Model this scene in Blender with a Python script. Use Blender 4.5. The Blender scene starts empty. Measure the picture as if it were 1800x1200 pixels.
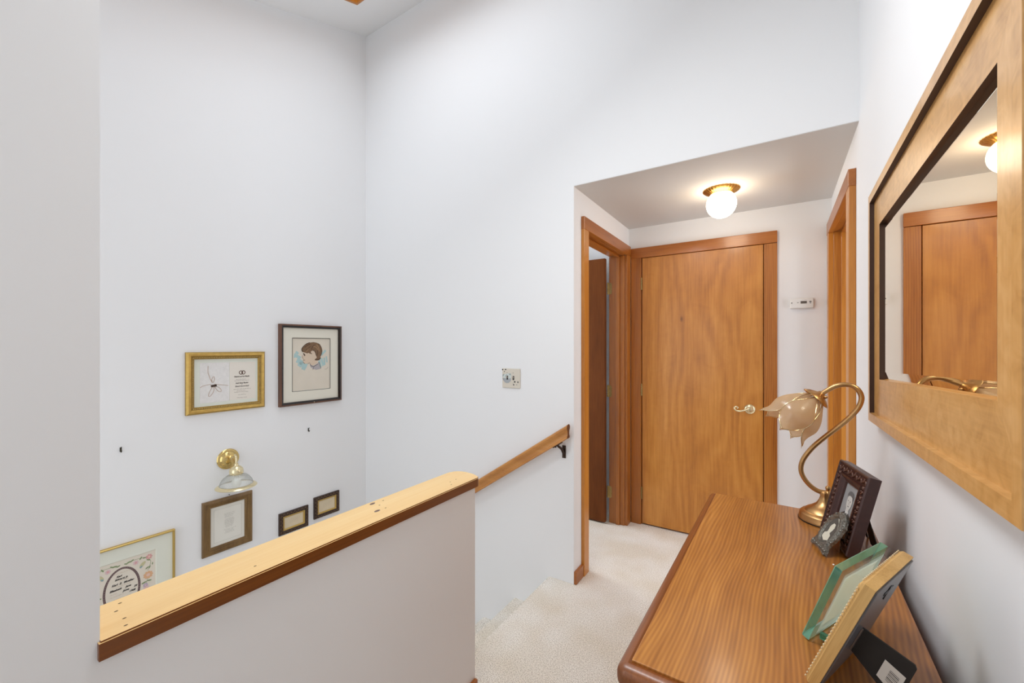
import bpy, bmesh, math, random
from mathutils import Vector, Matrix
random.seed(7)
S = bpy.context.scene
COL = S.collection

# ------------------------------------------------------------------ camera
cam_d = bpy.data.cameras.new('camera')
cam = bpy.data.objects.new('camera', cam_d)
COL.objects.link(cam)
cam.location = (0, 0, 1.354)
cam.rotation_euler = (math.radians(90), 0, math.radians(32.9))
cam_d.sensor_width = 36
cam_d.lens = 725 / 1800 * 36
cam_d.shift_y = 9 / 1800
cam_d.clip_start = 0.02
S.camera = cam

# ------------------------------------------------------------------ light
world = bpy.data.worlds.new('daylight')
S.world = world
world.use_nodes = True
wb = world.node_tree.nodes['Background']
wb.inputs[0].default_value = (0.93, 0.96, 1.0, 1)
wb.inputs[1].default_value = 0.35

def area(name, loc, target, sx, sy, power, color):
    d = bpy.data.lights.new(name, 'AREA')
    d.shape = 'RECTANGLE'; d.size = sx; d.size_y = sy
    d.energy = power; d.color = color
    o = bpy.data.objects.new(name, d); COL.objects.link(o)
    o.location = loc
    o.rotation_euler = (Vector(target) - Vector(loc)).to_track_quat('-Z', 'Y').to_euler()
    return o
# skylight daylight; the other area lights are added fills with no seen source
LIGHTS = [
 ('added_stairwell_fill', (-1.95, -1.5, 0.9), (-1.95, 2.1, 0.9), 1.5, 2.6, 19, (0.93, 0.96, 1.0)),  # added soft fill for the stairwell, no window stands here
 ('skylight_daylight', (-1.62, 1.09, 3.88), (-1.54, 1.15, 0.0), 1.62, 1.40, 25, (0.93, 0.96, 1.0)),
 ('added_right_room_fill', (1.2, 2.70, 1.25), (-1.0, 2.70, 1.15), 0.8, 1.5, 15, (0.88, 0.93, 1.0)),  # added fill shining out through the right doorway
 ('added_overhead_fill', (-0.75, 0.80, 2.62), (0.27, 1.0, 0.85), 0.4, 0.4, 13, (0.95, 0.98, 1.0)),  # added overhead fill in place of bounced flash, no lamp hangs here
 ('added_side_fill', (-0.955, -0.28, 1.25), (0.27, 0.45, 1.10), 0.5, 1.2, 5, (0.97, 0.98, 1.0)),  # unseen fill added to lift the right wall, not a window
 ('added_left_room_fill', (-2.6, 2.70, 1.3), (0, 2.70, 1.2), 0.7, 1.3, 21, (0.85, 0.93, 1.0)),  # added fill inside the left room to brighten the hall
]
for L_ in LIGHTS: area(*L_)

S.view_settings.view_transform = 'Standard'
S.view_settings.look = 'None'
S.view_settings.gamma = 1
S.view_settings.use_curve_mapping = False
S.view_settings.exposure = 0.13
S.cycles.use_denoising = True
S.cycles.max_bounces = 10
S.cycles.diffuse_bounces = 7

# ------------------------------------------------------------------ materials
def lin(c):
    return tuple((x/255/12.92 if x/255 <= 0.04045 else ((x/255+0.055)/1.055)**2.4) for x in c) + (1,)

MATS = {}
def newmat(name):
    m = bpy.data.materials.new(name); m.use_nodes = True
    nt = m.node_tree
    return m, nt, nt.nodes['Principled BSDF']

def plain(name, rgb, rough=0.6, metal=0.0, spec=0.5, bump=0.0, bscale=200, var=0.0, emit=None, estr=0):
    if name in MATS: return MATS[name]
    m, nt, b = newmat(name)
    b.inputs['Base Color'].default_value = lin(rgb)
    b.inputs['Roughness'].default_value = rough
    b.inputs['Metallic'].default_value = metal
    b.inputs['Specular IOR Level'].default_value = spec
    tc = nt.nodes.new('ShaderNodeTexCoord')
    if bump or var:
        n = nt.nodes.new('ShaderNodeTexNoise'); n.inputs['Scale'].default_value = bscale
        n.inputs['Detail'].default_value = 3
        nt.links.new(tc.outputs['Object'], n.inputs['Vector'])
    if bump:
        bp = nt.nodes.new('ShaderNodeBump'); bp.inputs['Strength'].default_value = bump
        bp.inputs['Distance'].default_value = 0.002
        nt.links.new(n.outputs['Fac'], bp.inputs['Height']); nt.links.new(bp.outputs['Normal'], b.inputs['Normal'])
    if var:
        r = nt.nodes.new('ShaderNodeValToRGB')
        c = lin(rgb)
        r.color_ramp.elements[0].position = 0.3; r.color_ramp.elements[1].position = 0.7
        r.color_ramp.elements[0].color = tuple(x*(1-var) for x in c[:3]) + (1,)
        r.color_ramp.elements[1].color = tuple(min(1, x*(1+var)) for x in c[:3]) + (1,)
        nt.links.new(n.outputs['Fac'], r.inputs['Fac']); nt.links.new(r.outputs['Color'], b.inputs['Base Color'])
    if emit:
        b.inputs['Emission Color'].default_value = lin(emit); b.inputs['Emission Strength'].default_value = estr
    MATS[name] = m
    return m

def wood(name, light, mid, dark, axis='Z', scale=6.0, stretch=0.07, rough=0.35, rings=0.0, ringscale=9.0,
         fleck=0.0, figure=0.0, offset=(0, 0, 0), fine=0.35, coat=0.0, lines=0.0, freq=60.0, warp=5.0):
    """grain runs along the given object axis"""
    if name in MATS: return MATS[name]
    m, nt, b = newmat(name)
    N = nt.nodes.new; K = nt.links.new
    tc = N('ShaderNodeTexCoord'); mp = N('ShaderNodeMapping')
    sc = [1, 1, 1]; sc['XYZ'.index(axis)] = stretch
    mp.inputs['Scale'].default_value = sc; mp.inputs['Location'].default_value = offset
    K(tc.outputs['Object'], mp.inputs['Vector'])
    n1 = N('ShaderNodeTexNoise'); n1.inputs['Scale'].default_value = scale; n1.inputs['Detail'].default_value = 4
    n1.inputs['Distortion'].default_value = 0.8
    n2 = N('ShaderNodeTexNoise'); n2.inputs['Scale'].default_value = scale*22; n2.inputs['Detail'].default_value = 3
    mp2 = N('ShaderNodeMapping'); sc2 = [1, 1, 1]; sc2['XYZ'.index(axis)] = stretch*0.45
    mp2.inputs['Scale'].default_value = sc2; K(tc.outputs['Object'], mp2.inputs['Vector'])
    K(mp.outputs[0], n1.inputs['Vector']); K(mp2.outputs[0], n2.inputs['Vector'])
    mix = N('ShaderNodeMix'); mix.data_type = 'FLOAT'; mix.inputs['Factor'].default_value = fine
    K(n1.outputs['Fac'], mix.inputs['A']); K(n2.outputs['Fac'], mix.inputs['B'])
    fac = mix.outputs['Result']
    if rings:
        # contour bands of a stretched noise field read as cathedral growth rings
        n3 = N('ShaderNodeTexNoise'); n3.inputs['Scale'].default_value = scale*0.55; n3.inputs['Detail'].default_value = 1.0
        mp3 = N('ShaderNodeMapping'); sc3 = [1, 1, 1]; sc3['XYZ'.index(axis)] = stretch*2.2
        mp3.inputs['Scale'].default_value = sc3; mp3.inputs['Location'].default_value = offset
        K(tc.outputs['Object'], mp3.inputs['Vector']); K(mp3.outputs[0], n3.inputs['Vector'])
        mu = N('ShaderNodeMath'); mu.operation = 'MULTIPLY'; mu.inputs[1].default_value = ringscale
        K(n3.outputs['Fac'], mu.inputs[0])
        sn = N('ShaderNodeMath'); sn.operation = 'SINE'; K(mu.outputs[0], sn.inputs[0])
        fr = N('ShaderNodeMath'); fr.operation = 'MULTIPLY_ADD'; fr.inputs[1].default_value = 0.5; fr.inputs[2].default_value = 0.5
        K(sn.outputs[0], fr.inputs[0])
        mx = N('ShaderNodeMix'); mx.data_type = 'FLOAT'; mx.inputs['Factor'].default_value = rings
        K(fac, mx.inputs['A']); K(fr.outputs[0], mx.inputs['B']); fac = mx.outputs['Result']
    if lines:
        # growth-ring lines: stripes across the grain, bent by slow noise
        sp_ = N('ShaderNodeSeparateXYZ'); K(tc.outputs['Object'], sp_.inputs[0])
        ac = {'X': 'Y', 'Y': 'X', 'Z': 'X'}[axis]
        n5 = N('ShaderNodeTexNoise'); n5.inputs['Scale'].default_value = 3.2; n5.inputs['Detail'].default_value = 1.5
        mp5 = N('ShaderNodeMapping'); sc5 = [1, 1, 1]; sc5['XYZ'.index(axis)] = 0.32
        mp5.inputs['Scale'].default_value = sc5; mp5.inputs['Location'].default_value = offset
        K(tc.outputs['Object'], mp5.inputs['Vector']); K(mp5.outputs[0], n5.inputs['Vector'])
        a1 = N('ShaderNodeMath'); a1.operation = 'MULTIPLY'; a1.inputs[1].default_value = freq*6.28
        K(sp_.outputs[ac], a1.inputs[0])
        a2 = N('ShaderNodeMath'); a2.operation = 'MULTIPLY_ADD'; a2.inputs[1].default_value = warp*6.28
        K(n5.outputs['Fac'], a2.inputs[0]); K(a1.outputs[0], a2.inputs[2])
        a3 = N('ShaderNodeMath'); a3.operation = 'SINE'; K(a2.outputs[0], a3.inputs[0])
        a4 = N('ShaderNodeMath'); a4.operation = 'MULTIPLY_ADD'; a4.inputs[1].default_value = 0.5; a4.inputs[2].default_value = 0.5
        K(a3.outputs[0], a4.inputs[0])
        mx = N('ShaderNodeMix'); mx.data_type = 'FLOAT'; mx.inputs['Factor'].default_value = lines
        K(fac, mx.inputs['A']); K(a4.outputs[0], mx.inputs['B']); fac = mx.outputs['Result']
    if figure:
        # quarter-sawn ray fleck / blotchy figure across the grain
        n4 = N('ShaderNodeTexNoise'); n4.inputs['Scale'].default_value = scale*2.4; n4.inputs['Detail'].default_value = 2
        n4.inputs['Distortion'].default_value = 2.0
        K(tc.outputs['Object'], n4.inputs['Vector'])
        mx = N('ShaderNodeMix'); mx.data_type = 'FLOAT'; mx.inputs['Factor'].default_value = figure
        K(fac, mx.inputs['A']); K(n4.outputs['Fac'], mx.inputs['B']); fac = mx.outputs['Result']
    r = N('ShaderNodeValToRGB')
    r.color_ramp.elements[0].position = 0.28; r.color_ramp.elements[0].color = lin(dark)
    r.color_ramp.elements[1].position = 0.72; r.color_ramp.elements[1].color = lin(light)
    e = r.color_ramp.elements.new(0.5); e.color = lin(mid)
    K(fac, r.inputs['Fac'])
    out = r.outputs['Color']
    if fleck:
        v = N('ShaderNodeTexVoronoi'); v.inputs['Scale'].default_value = 7.0
        mp4 = N('ShaderNodeMapping'); sc4 = [1, 1, 1]; sc4['XYZ'.index(axis)] = 0.45
        mp4.inputs['Scale'].default_value = sc4
        K(tc.outputs['Object'], mp4.inputs['Vector']); K(mp4.outputs[0], v.inputs['Vector'])
        fr2 = N('ShaderNodeValToRGB'); fr2.color_ramp.elements[0].position = 0.02; fr2.color_ramp.elements[1].position = 0.085
        fr2.color_ramp.elements[0].color = (1, 1, 1, 1); fr2.color_ramp.elements[1].color = (0, 0, 0, 1)
        K(v.outputs['Distance'], fr2.inputs['Fac'])
        mm = N('ShaderNodeMath'); mm.operation = 'MULTIPLY'; mm.inputs[1].default_value = fleck
        K(fr2.outputs['Color'], mm.inputs[0])
        cm = N('ShaderNodeMix'); cm.data_type = 'RGBA'
        K(mm.outputs[0], cm.inputs['Factor']); K(out, cm.inputs['A'])
        cm.inputs['B'].default_value = tuple(x*0.35 for x in lin(dark)[:3]) + (1,)
        out = cm.outputs['Result']
    K(out, b.inputs['Base Color'])
    b.inputs['Roughness'].default_value = rough
    b.inputs['Coat Weight'].default_value = coat
    b.inputs['Coat Roughness'].default_value = 0.15
    bp = N('ShaderNodeBump'); bp.inputs['Strength'].default_value = 0.15; bp.inputs['Distance'].default_value = 0.001
    K(n2.outputs['Fac'], bp.inputs['Height']); K(bp.outputs['Normal'], b.inputs['Normal'])
    MATS[name] = m
    return m

def carpet():
    m, nt, b = newmat('carpet_pile')
    N = nt.nodes.new; K = nt.links.new
    tc = N('ShaderNodeTexCoord')
    n = N('ShaderNodeTexNoise'); n.inputs['Scale'].default_value = 230; n.inputs['Detail'].default_value = 2
    n.inputs['Roughness'].default_value = 0.7
    w = N('ShaderNodeTexNoise'); w.inputs['Scale'].default_value = 3.0
    K(tc.outputs['Object'], n.inputs['Vector']); K(tc.outputs['Object'], w.inputs['Vector'])
    r = N('ShaderNodeValToRGB')
    r.color_ramp.elements[0].position = 0.38; r.color_ramp.elements[0].color = lin((190, 182, 170))
    r.color_ramp.elements[1].position = 0.55; r.color_ramp.elements[1].color = lin((248, 244, 237))
    K(n.outputs['Fac'], r.inputs['Fac'])
    r2 = N('ShaderNodeValToRGB')
    r2.color_ramp.elements[0].color = lin((244, 239, 231)); r2.color_ramp.elements[0].position = 0.38
    r2.color_ramp.elements[1].color = (1, 1, 1, 1); r2.color_ramp.elements[1].position = 0.62
    K(w.outputs['Fac'], r2.inputs['Fac'])
    mx = N('ShaderNodeMix'); mx.data_type = 'RGBA'; mx.blend_type = 'MULTIPLY'; mx.inputs['Factor'].default_value = 1
    K(r.outputs['Color'], mx.inputs['A']); K(r2.outputs['Color'], mx.inputs['B'])
    K(mx.outputs['Result'], b.inputs['Base Color'])
    b.inputs['Roughness'].default_value = 1.0; b.inputs['Specular IOR Level'].default_value = 0.1
    bp = N('ShaderNodeBump'); bp.inputs['Strength'].default_value = 0.6; bp.inputs['Distance'].default_value = 0.003
    K(n.outputs['Fac'], bp.inputs['Height']); K(bp.outputs['Normal'], b.inputs['Normal'])
    return m

def glassy(name, tint, rough=0.1, trans=0.75, gloss=0.12, fk=0.5):
    """thin clear glass: see-through with a faint sheen and tint"""
    if name in MATS: return MATS[name]
    m, nt, b = newmat(name)
    nt.nodes.remove(b)
    N = nt.nodes.new; K = nt.links.new
    t = N('ShaderNodeBsdfTransparent'); t.inputs[0].default_value = lin(tint)
    d = N('ShaderNodeBsdfDiffuse'); d.inputs[0].default_value = lin(tint)
    g = N('ShaderNodeBsdfGlossy'); g.inputs['Roughness'].default_value = rough
    m1 = N('ShaderNodeMixShader'); m1.inputs[0].default_value = 1 - trans
    m2 = N('ShaderNodeMixShader')
    lw = N('ShaderNodeLayerWeight'); lw.inputs['Blend'].default_value = 0.25
    mu = N('ShaderNodeMath'); mu.operation = 'MULTIPLY_ADD'; mu.inputs[1].default_value = fk; mu.inputs[2].default_value = gloss*0.5
    K(lw.outputs['Fresnel'], mu.inputs[0]); K(mu.outputs[0], m2.inputs[0])
    K(t.outputs[0], m1.inputs[1]); K(d.outputs[0], m1.inputs[2])
    K(m1.outputs[0], m2.inputs[1]); K(g.outputs[0], m2.inputs[2])
    K(m2.outputs[0], nt.nodes['Material Output'].inputs[0])
    MATS[name] = m
    return m

def frosted(name, rgb, mixt=0.5, trans=0.15):
    if name in MATS: return MATS[name]
    m, nt, b = newmat(name)
    nt.nodes.remove(b)
    N = nt.nodes.new; K = nt.links.new
    d = N('ShaderNodeBsdfDiffuse'); d.inputs[0].default_value = lin(rgb)
    t = N('ShaderNodeBsdfTranslucent'); t.inputs[0].default_value = lin(rgb)
    x = N('ShaderNodeBsdfTransparent'); x.inputs[0].default_value = lin(rgb)
    g = N('ShaderNodeBsdfGlossy'); g.inputs['Roughness'].default_value = 0.25
    a = N('ShaderNodeMixShader'); a.inputs[0].default_value = mixt
    K(d.outputs[0], a.inputs[1]); K(t.outputs[0], a.inputs[2])
    c = N('ShaderNodeMixShader'); c.inputs[0].default_value = trans
    K(a.outputs[0], c.inputs[1]); K(x.outputs[0], c.inputs[2])
    e = N('ShaderNodeMixShader'); e.inputs[0].default_value = 0.06
    K(c.outputs[0], e.inputs[1]); K(g.outputs[0], e.inputs[2])
    K(e.outputs[0], nt.nodes['Material Output'].inputs[0])
    MATS[name] = m
    return m

WALL = plain('wall_paint', (235.4, 236.2, 237.4), 0.75, bump=0.06, bscale=90)
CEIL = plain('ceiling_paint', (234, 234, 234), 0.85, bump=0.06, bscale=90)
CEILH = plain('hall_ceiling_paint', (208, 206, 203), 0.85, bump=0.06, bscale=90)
CARPET = carpet()
TRIM_Z = wood('fir_trim_upright', (186, 120, 48), (164, 98, 34), (126, 68, 20), 'Z', 9, rough=0.32, coat=0.2, lines=0.12, freq=90, warp=5)
TRIM_X = wood('fir_trim_across', (182, 112, 40), (160, 92, 30), (126, 68, 20), 'X', 9, rough=0.32, coat=0.25)
TRIM_Y = wood('fir_trim_along', (182, 112, 40), (160, 92, 30), (126, 68, 20), 'Y', 9, rough=0.32, coat=0.25)
TRIM_CORE = wood('fir_trim_pale', (206, 140, 58), (190, 122, 44), (160, 94, 30), 'Z', 9, rough=0.32, coat=0.2)
DOORW = wood('birch_veneer', (212, 148, 68), (188, 122, 48), (150, 88, 30), 'Z', 3.6, 0.13, 0.34, fleck=0.75, figure=0.10, coat=0.2, lines=0.10, freq=7, warp=7)
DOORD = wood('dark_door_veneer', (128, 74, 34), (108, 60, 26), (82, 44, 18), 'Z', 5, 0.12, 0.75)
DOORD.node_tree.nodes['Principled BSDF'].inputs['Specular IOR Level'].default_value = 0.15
PINE = wood('clear_pine', (240, 208, 152), (234, 196, 136), (222, 178, 114), 'Y', 7, 0.05, 0.42, fine=0.25)
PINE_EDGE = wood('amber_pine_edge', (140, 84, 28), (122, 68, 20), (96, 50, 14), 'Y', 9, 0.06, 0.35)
OAK = wood('rail_oak', (204, 144, 74), (190, 128, 60), (160, 100, 42), 'X', 16, 0.08, 0.32, coat=0.3)
OAK_END = plain('rail_end_grain', (96, 54, 26), 0.5, var=0.2, bscale=120)
DRESS = wood('dresser_pine_top', (206, 142, 66), (168, 106, 42), (120, 66, 22), 'Y', 4.2, 0.11, 0.34, fine=0.38, coat=0.3, lines=0.11, freq=115, warp=18)
DRESS_R = wood('dresser_rim', (160, 96, 46), (134, 76, 34), (98, 52, 22), 'Y', 10, 0.06, 0.38, coat=0.12)
DRESS_B = wood('dresser_body', (160, 98, 48), (140, 82, 38), (110, 62, 28), 'Z', 8, 0.07, 0.4)
MOAK = wood('mirror_oak', (226, 180, 118), (206, 156, 92), (172, 122, 62), 'X', 8, 0.1, 0.33, figure=0.42, coat=0.3)
MOAK_V = wood('mirror_oak_upright', (226, 180, 118), (206, 156, 92), (172, 122, 62), 'Y', 8, 0.1, 0.33, figure=0.42, coat=0.3)
MSHADE = plain('mirror_rebate_shade', (58, 33, 18), 0.5)  # shade of the frame's steps put into the colour
MIRROR = plain('mirror_silver', (247, 234, 208), 0.0, 1.0)
BRASS = plain('polished_brass', (214, 186, 122), 0.16, 1.0)
PBRASS = plain('pale_brass', (232, 218, 178), 0.25, 0.85)
ABRASS = plain('antique_brass', (160, 138, 88), 0.38, 0.9, var=0.15, bscale=80)
CBRASS = plain('copper_brass', (192, 150, 100), 0.32, 1.0)
BRONZE = plain('dark_bronze', (62, 44, 34), 0.45, 0.6)
BLACK = plain('black_board', (34, 33, 31), 0.6, bump=0.1, bscale=400)
BLACKG = plain('black_gloss', (24, 22, 22), 0.3)
WHITEP = plain('white_plastic', (226, 224, 220), 0.45)
DARKHOLE = plain('dark_mark', (52, 34, 22), 0.8)
KNOT = plain('knot', (120, 100, 92), 0.6)

# ------------------------------------------------------------------ mesh builder
class MB:
    def __init__(s): s.bm = bmesh.new(); s.mi = 0
    def face(s, vs):
        try:
            f = s.bm.faces.new(vs); f.material_index = s.mi; return f
        except ValueError: return None
    def v(s, p): return s.bm.verts.new(p)
    def box(s, x0, x1, y0, y1, z0, z1, M=None):
        c = [(x, y, z) for x in (x0, x1) for y in (y0, y1) for z in (z0, z1)]
        vs = [s.v(M @ Vector(p) if M else p) for p in c]
        for q in ((0, 1, 3, 2), (4, 6, 7, 5), (0, 4, 5, 1), (2, 3, 7, 6), (0, 2, 6, 4), (1, 5, 7, 3)):
            s.face([vs[i] for i in q])
        return s
    def bbox(s, x0, x1, y0, y1, z0, z1, b=0.003, seg=2, M=None):
        """bevelled box"""
        t = bmesh.new()
        bmesh.ops.create_cube(t, size=1)
        for v in t.verts:
            v.co = Vector(((x0+x1)/2+v.co.x*(x1-x0), (y0+y1)/2+v.co.y*(y1-y0), (z0+z1)/2+v.co.z*(z1-z0)))
        bmesh.ops.bevel(t, geom=list(t.edges), offset=b, segments=seg, profile=0.6, affect='EDGES')
        s.merge(t, M); t.free(); return s
    def merge(s, t, M=None):
        mp = {}
        for v in t.verts: mp[v] = s.v(M @ v.co if M else v.co)
        for f in t.faces: s.face([mp[v] for v in f.verts])
    def prism(s, poly, z0, z1, M=None, side_mi=None):
        a = [s.v(M @ Vector((x, y, z0)) if M else (x, y, z0)) for x, y in poly]
        b = [s.v(M @ Vector((x, y, z1)) if M else (x, y, z1)) for x, y in poly]
        s.face(a[::-1]); s.face(b)
        k = s.mi
        if side_mi is not None: s.mi = side_mi
        n = len(poly)
        for i in range(n): s.face([a[i], a[(i+1) % n], b[(i+1) % n], b[i]])
        s.mi = k
        return s
    def poly(s, pts, z=0.0, M=None):
        s.face([s.v(M @ Vector((p[0], p[1], z)) if M else (p[0], p[1], z)) for p in pts]); return s
    def ell(s, cx, cy, rx, ry, z=0.0, rot=0, n=20, M=None):
        pts = []
        for i in range(n):
            a = 2*math.pi*i/n; x, y = rx*math.cos(a), ry*math.sin(a)
            pts.append((cx+x*math.cos(rot)-y*math.sin(rot), cy+x*math.sin(rot)+y*math.cos(rot)))
        return s.poly(pts, z, M)
    def ribbon(s, pts, w, z=0.0):
        """flat stroke in the xy plane"""
        L = []
        n = len(pts)
        for i in range(n):
            a = Vector(pts[max(0, i-1)]); b = Vector(pts[min(n-1, i+1)])
            d = (b-a); d = d.normalized() if d.length > 1e-9 else Vector((1, 0))
            nn = Vector((-d.y, d.x))*(w(i/(n-1)) if callable(w) else w)/2
            p = Vector(pts[i]); L.append((s.v((p.x+nn.x, p.y+nn.y, z)), s.v((p.x-nn.x, p.y-nn.y, z))))
        for i in range(n-1): s.face([L[i][1], L[i+1][1], L[i+1][0], L[i][0]])
        return s
    def tube(s, pts, r, n=10, caps=True, closed=False):
        pts = [Vector(p) for p in pts]; m = len(pts); rings = []
        up = None
        for i in range(m):
            if closed: d = pts[(i+1) % m]-pts[i-1]
            else: d = pts[min(m-1, i+1)]-pts[max(0, i-1)]
            d.normalize()
            if up is None:
                up = Vector((0, 0, 1)) if abs(d.z) < 0.9 else Vector((1, 0, 0))
            up = (up-d*up.dot(d)).normalized(); sd = d.cross(up)
            rr = r(i/(m-1)) if callable(r) else r
            rings.append([s.v(pts[i]+(up*math.cos(2*math.pi*k/n)+sd*math.sin(2*math.pi*k/n))*rr) for k in range(n)])
        for i in range(m if closed else m-1):
            a, b = rings[i], rings[(i+1) % m]
            for k in range(n): s.face([a[k], a[(k+1) % n], b[(k+1) % n], b[k]])
        if caps and not closed: s.face(rings[0][::-1]); s.face(rings[-1])
        return s
    def lathe(s, prof, n=32, M=None, mod=None):
        """prof (r, z); revolve round z"""
        rings = []
        for r, z in prof:
            if r < 1e-6:
                p = Vector((0, 0, z)); rings.append([s.v(M @ p if M else p)]); continue
            R = []
            for k in range(n):
                a = 2*math.pi*k/n; q = r*(mod(a, r) if mod else 1)
                p = Vector((q*math.cos(a), q*math.sin(a), z)); R.append(s.v(M @ p if M else p))
            rings.append(R)
        for a, b in zip(rings, rings[1:]):
            for k in range(n):
                k2 = (k+1) % n
                if len(a) == 1 and len(b) == 1: continue
                if len(a) == 1: s.face([a[0], b[k2], b[k]])
                elif len(b) == 1: s.face([a[k], a[k2], b[0]])
                else: s.face([a[k], a[k2], b[k2], b[k]])
        return s
    def ring(s, w, h, prof, slots=None):
        """mitred rectangular moulding: prof = closed list of (inset, z); slots optional material per profile segment"""
        R = []
        for d, z in prof:
            x, y = w/2-d, h/2-d
            R.append([s.v((-x, -y, z)), s.v((x, -y, z)), s.v((x, y, z)), s.v((-x, y, z))])
        n = len(prof)
        k0 = s.mi
        for i in range(n):
            a, b = R[i], R[(i+1) % n]
            if slots: s.mi = slots[i]
            for k in range(4): s.face([a[k], a[(k+1) % 4], b[(k+1) % 4], b[k]])
        s.mi = k0
        return s
    def lump(s, c, rx, ry, rz, rot=0, M=None):
        t = bmesh.new(); bmesh.ops.create_icosphere(t, subdivisions=1, radius=1)
        X = Matrix.Translation(c) @ Matrix.Rotation(rot, 4, 'Z') @ Matrix.Diagonal((rx, ry, rz, 1))
        s.merge(t, (M @ X) if M else X); t.free(); return s
    def text(s, body, x, y, size, z=0.0, shear=0.0, bold=0.0, align='CENTER', sx=1.0):
        cu = bpy.data.curves.new('t', 'FONT'); cu.body = body; cu.size = size; cu.shear = shear; cu.offset = bold
        cu.align_x = align; cu.resolution_u = 3
        o = bpy.data.objects.new('t', cu); COL.objects.link(o)
        bpy.context.view_layer.update()
        me = o.evaluated_get(bpy.context.evaluated_depsgraph_get()).to_mesh()
        vs = [s.v((x+v.co.x*sx, y+v.co.y, z)) for v in me.vertices]
        for p in me.polygons: s.face([vs[i] for i in p.vertices])
        bpy.data.objects.remove(o); bpy.data.curves.remove(cu)
        return s
    def build(s, name, mats, parent=None, smooth=None, recalc=True):
        if recalc: bmesh.ops.recalc_face_normals(s.bm, faces=list(s.bm.faces))
        if smooth:
            for f in s.bm.faces: f.smooth = True
            for e in s.bm.edges:
                if len(e.link_faces) == 2 and e.calc_face_angle(0) > math.radians(smooth): e.smooth = False
        me = bpy.data.meshes.new(name); s.bm.to_mesh(me); s.bm.free()
        for m in (mats if isinstance(mats, (list, tuple)) else [mats]): me.materials.append(m)
        o = bpy.data.objects.new(name, me); COL.objects.link(o)
        if parent: o.parent = parent
        return o

def struct(o): o['kind'] = 'structure'; return o
def thing(name, label, cat, M=None, group=None):
    o = bpy.data.objects.new(name, None); COL.objects.link(o)
    o.empty_display_size = 0.05
    if M is not None: o.matrix_world = M
    return tag(o, label, cat, group)
def tag(o, label, cat, group=None):
    o['label'] = label; o['category'] = cat
    if group: o['group'] = group
    return o
def basis(o, x, y, z):
    M = Matrix.Identity(4)
    for i, a in enumerate((x, y, z)):
        for k in range(3): M[k][i] = a[k]
    for k in range(3): M[k][3] = o[k]
    return M
def catmull(P, n=8):
    P = [Vector(p) for p in P]; out = []
    for i in range(len(P)-1):
        p0, p1, p2, p3 = P[max(0, i-1)], P[i], P[i+1], P[min(len(P)-1, i+2)]
        for k in range(n):
            t = k/n
            out.append(0.5*((2*p1)+(p2-p0)*t+(2*p0-5*p1+4*p2-p3)*t*t+(3*p1-p0-3*p2+p3)*t**3))
    out.append(P[-1]); return out

# ------------------------------------------------------------------ the setting
XL, XR, XW, YB, YF = -0.98, 0.2724, -2.81, 2.163, 3.19
ZH = 2.266                      # hall ceiling
TW = 0.12                       # wall thickness
REAR = -1.62
def zc(y): return 3.862 + 0.36*(y-YB)     # sloped ceiling height

struct(MB().box(XL-0.13, 2.0, REAR, YF+0.1, -0.24, 0).box(-3.0, XL-0.13, YB+TW, YF+0.1, -0.24, 0).build('floor', CARPET))
# stairs going down along the back wall
st = MB()
prof = []
run, rise, x0 = 0.24, 0.205, -1.147
nst = 6
prof.append((XL-0.13, 0)); 
for k in range(nst):
    nx, nz = x0-run*k, -rise*k
    prof += [(nx+0.02, nz), (nx+0.006, nz-0.003), (nx-0.002, nz-0.012), (nx-0.004, nz-0.025), (nx+0.004, nz-0.04), (nx+0.022, nz-0.06), (nx+0.026, nz-rise)]
prof += [(XL-0.13, -rise*nst)]
Mx = basis((0, 1.25, 0), (1, 0, 0), (0, 0, 1), (0, 1, 0))
st.prism(prof, 0, YB-1.25, Mx)
struct(st.build('staircase', CARPET))
struct(MB().box(XW, XL-0.12, REAR, YB, -1.45, -rise*nst).build('floor_landing', CARPET))
struct(MB().box(XW-0.1, XW, REAR, YB+TW, -1.45, 4.0).build('wall_left', WALL))
struct(MB().box(XW-0.1, XL, YB, YB+TW, -1.45, 4.0).box(XL, XR, YB, YB+TW, ZH+0.003, 4.0).build('wall_back', WALL))
struct(MB().box(XL-TW, XL, REAR, 0.2105, -1.45, 4.0).box(XL-TW, XL, 0.2105, 1.2533, -1.45, 0.817).build('wall_partition', WALL))
# right wall with the doorway near its far end
DY0, DY1, DZ = 2.317, 3.09, 2.035
struct(MB().box(XR, XR+TW, REAR, DY0-0.012, -0.2, 4.0).box(XR, XR+TW, DY1+0.012, YF+0.1, -0.2, 4.0).box(XR, XR+TW, DY0-0.012, DY1+0.012, DZ+0.012, 4.0).build('wall_right', WALL))
# hall's left wall with the open doorway
LY0, LY1, LZ = 2.352, 3.078, 2.045
struct(MB().box(XL-TW, XL, YB+TW, LY0-0.012, -0.2, ZH).box(XL-TW, XL, LY1+0.012, YF, -0.2, ZH).box(XL-TW, XL, LY0-0.012, LY1+0.012, LZ+0.012, ZH).build('wall_hall', WALL))
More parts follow.
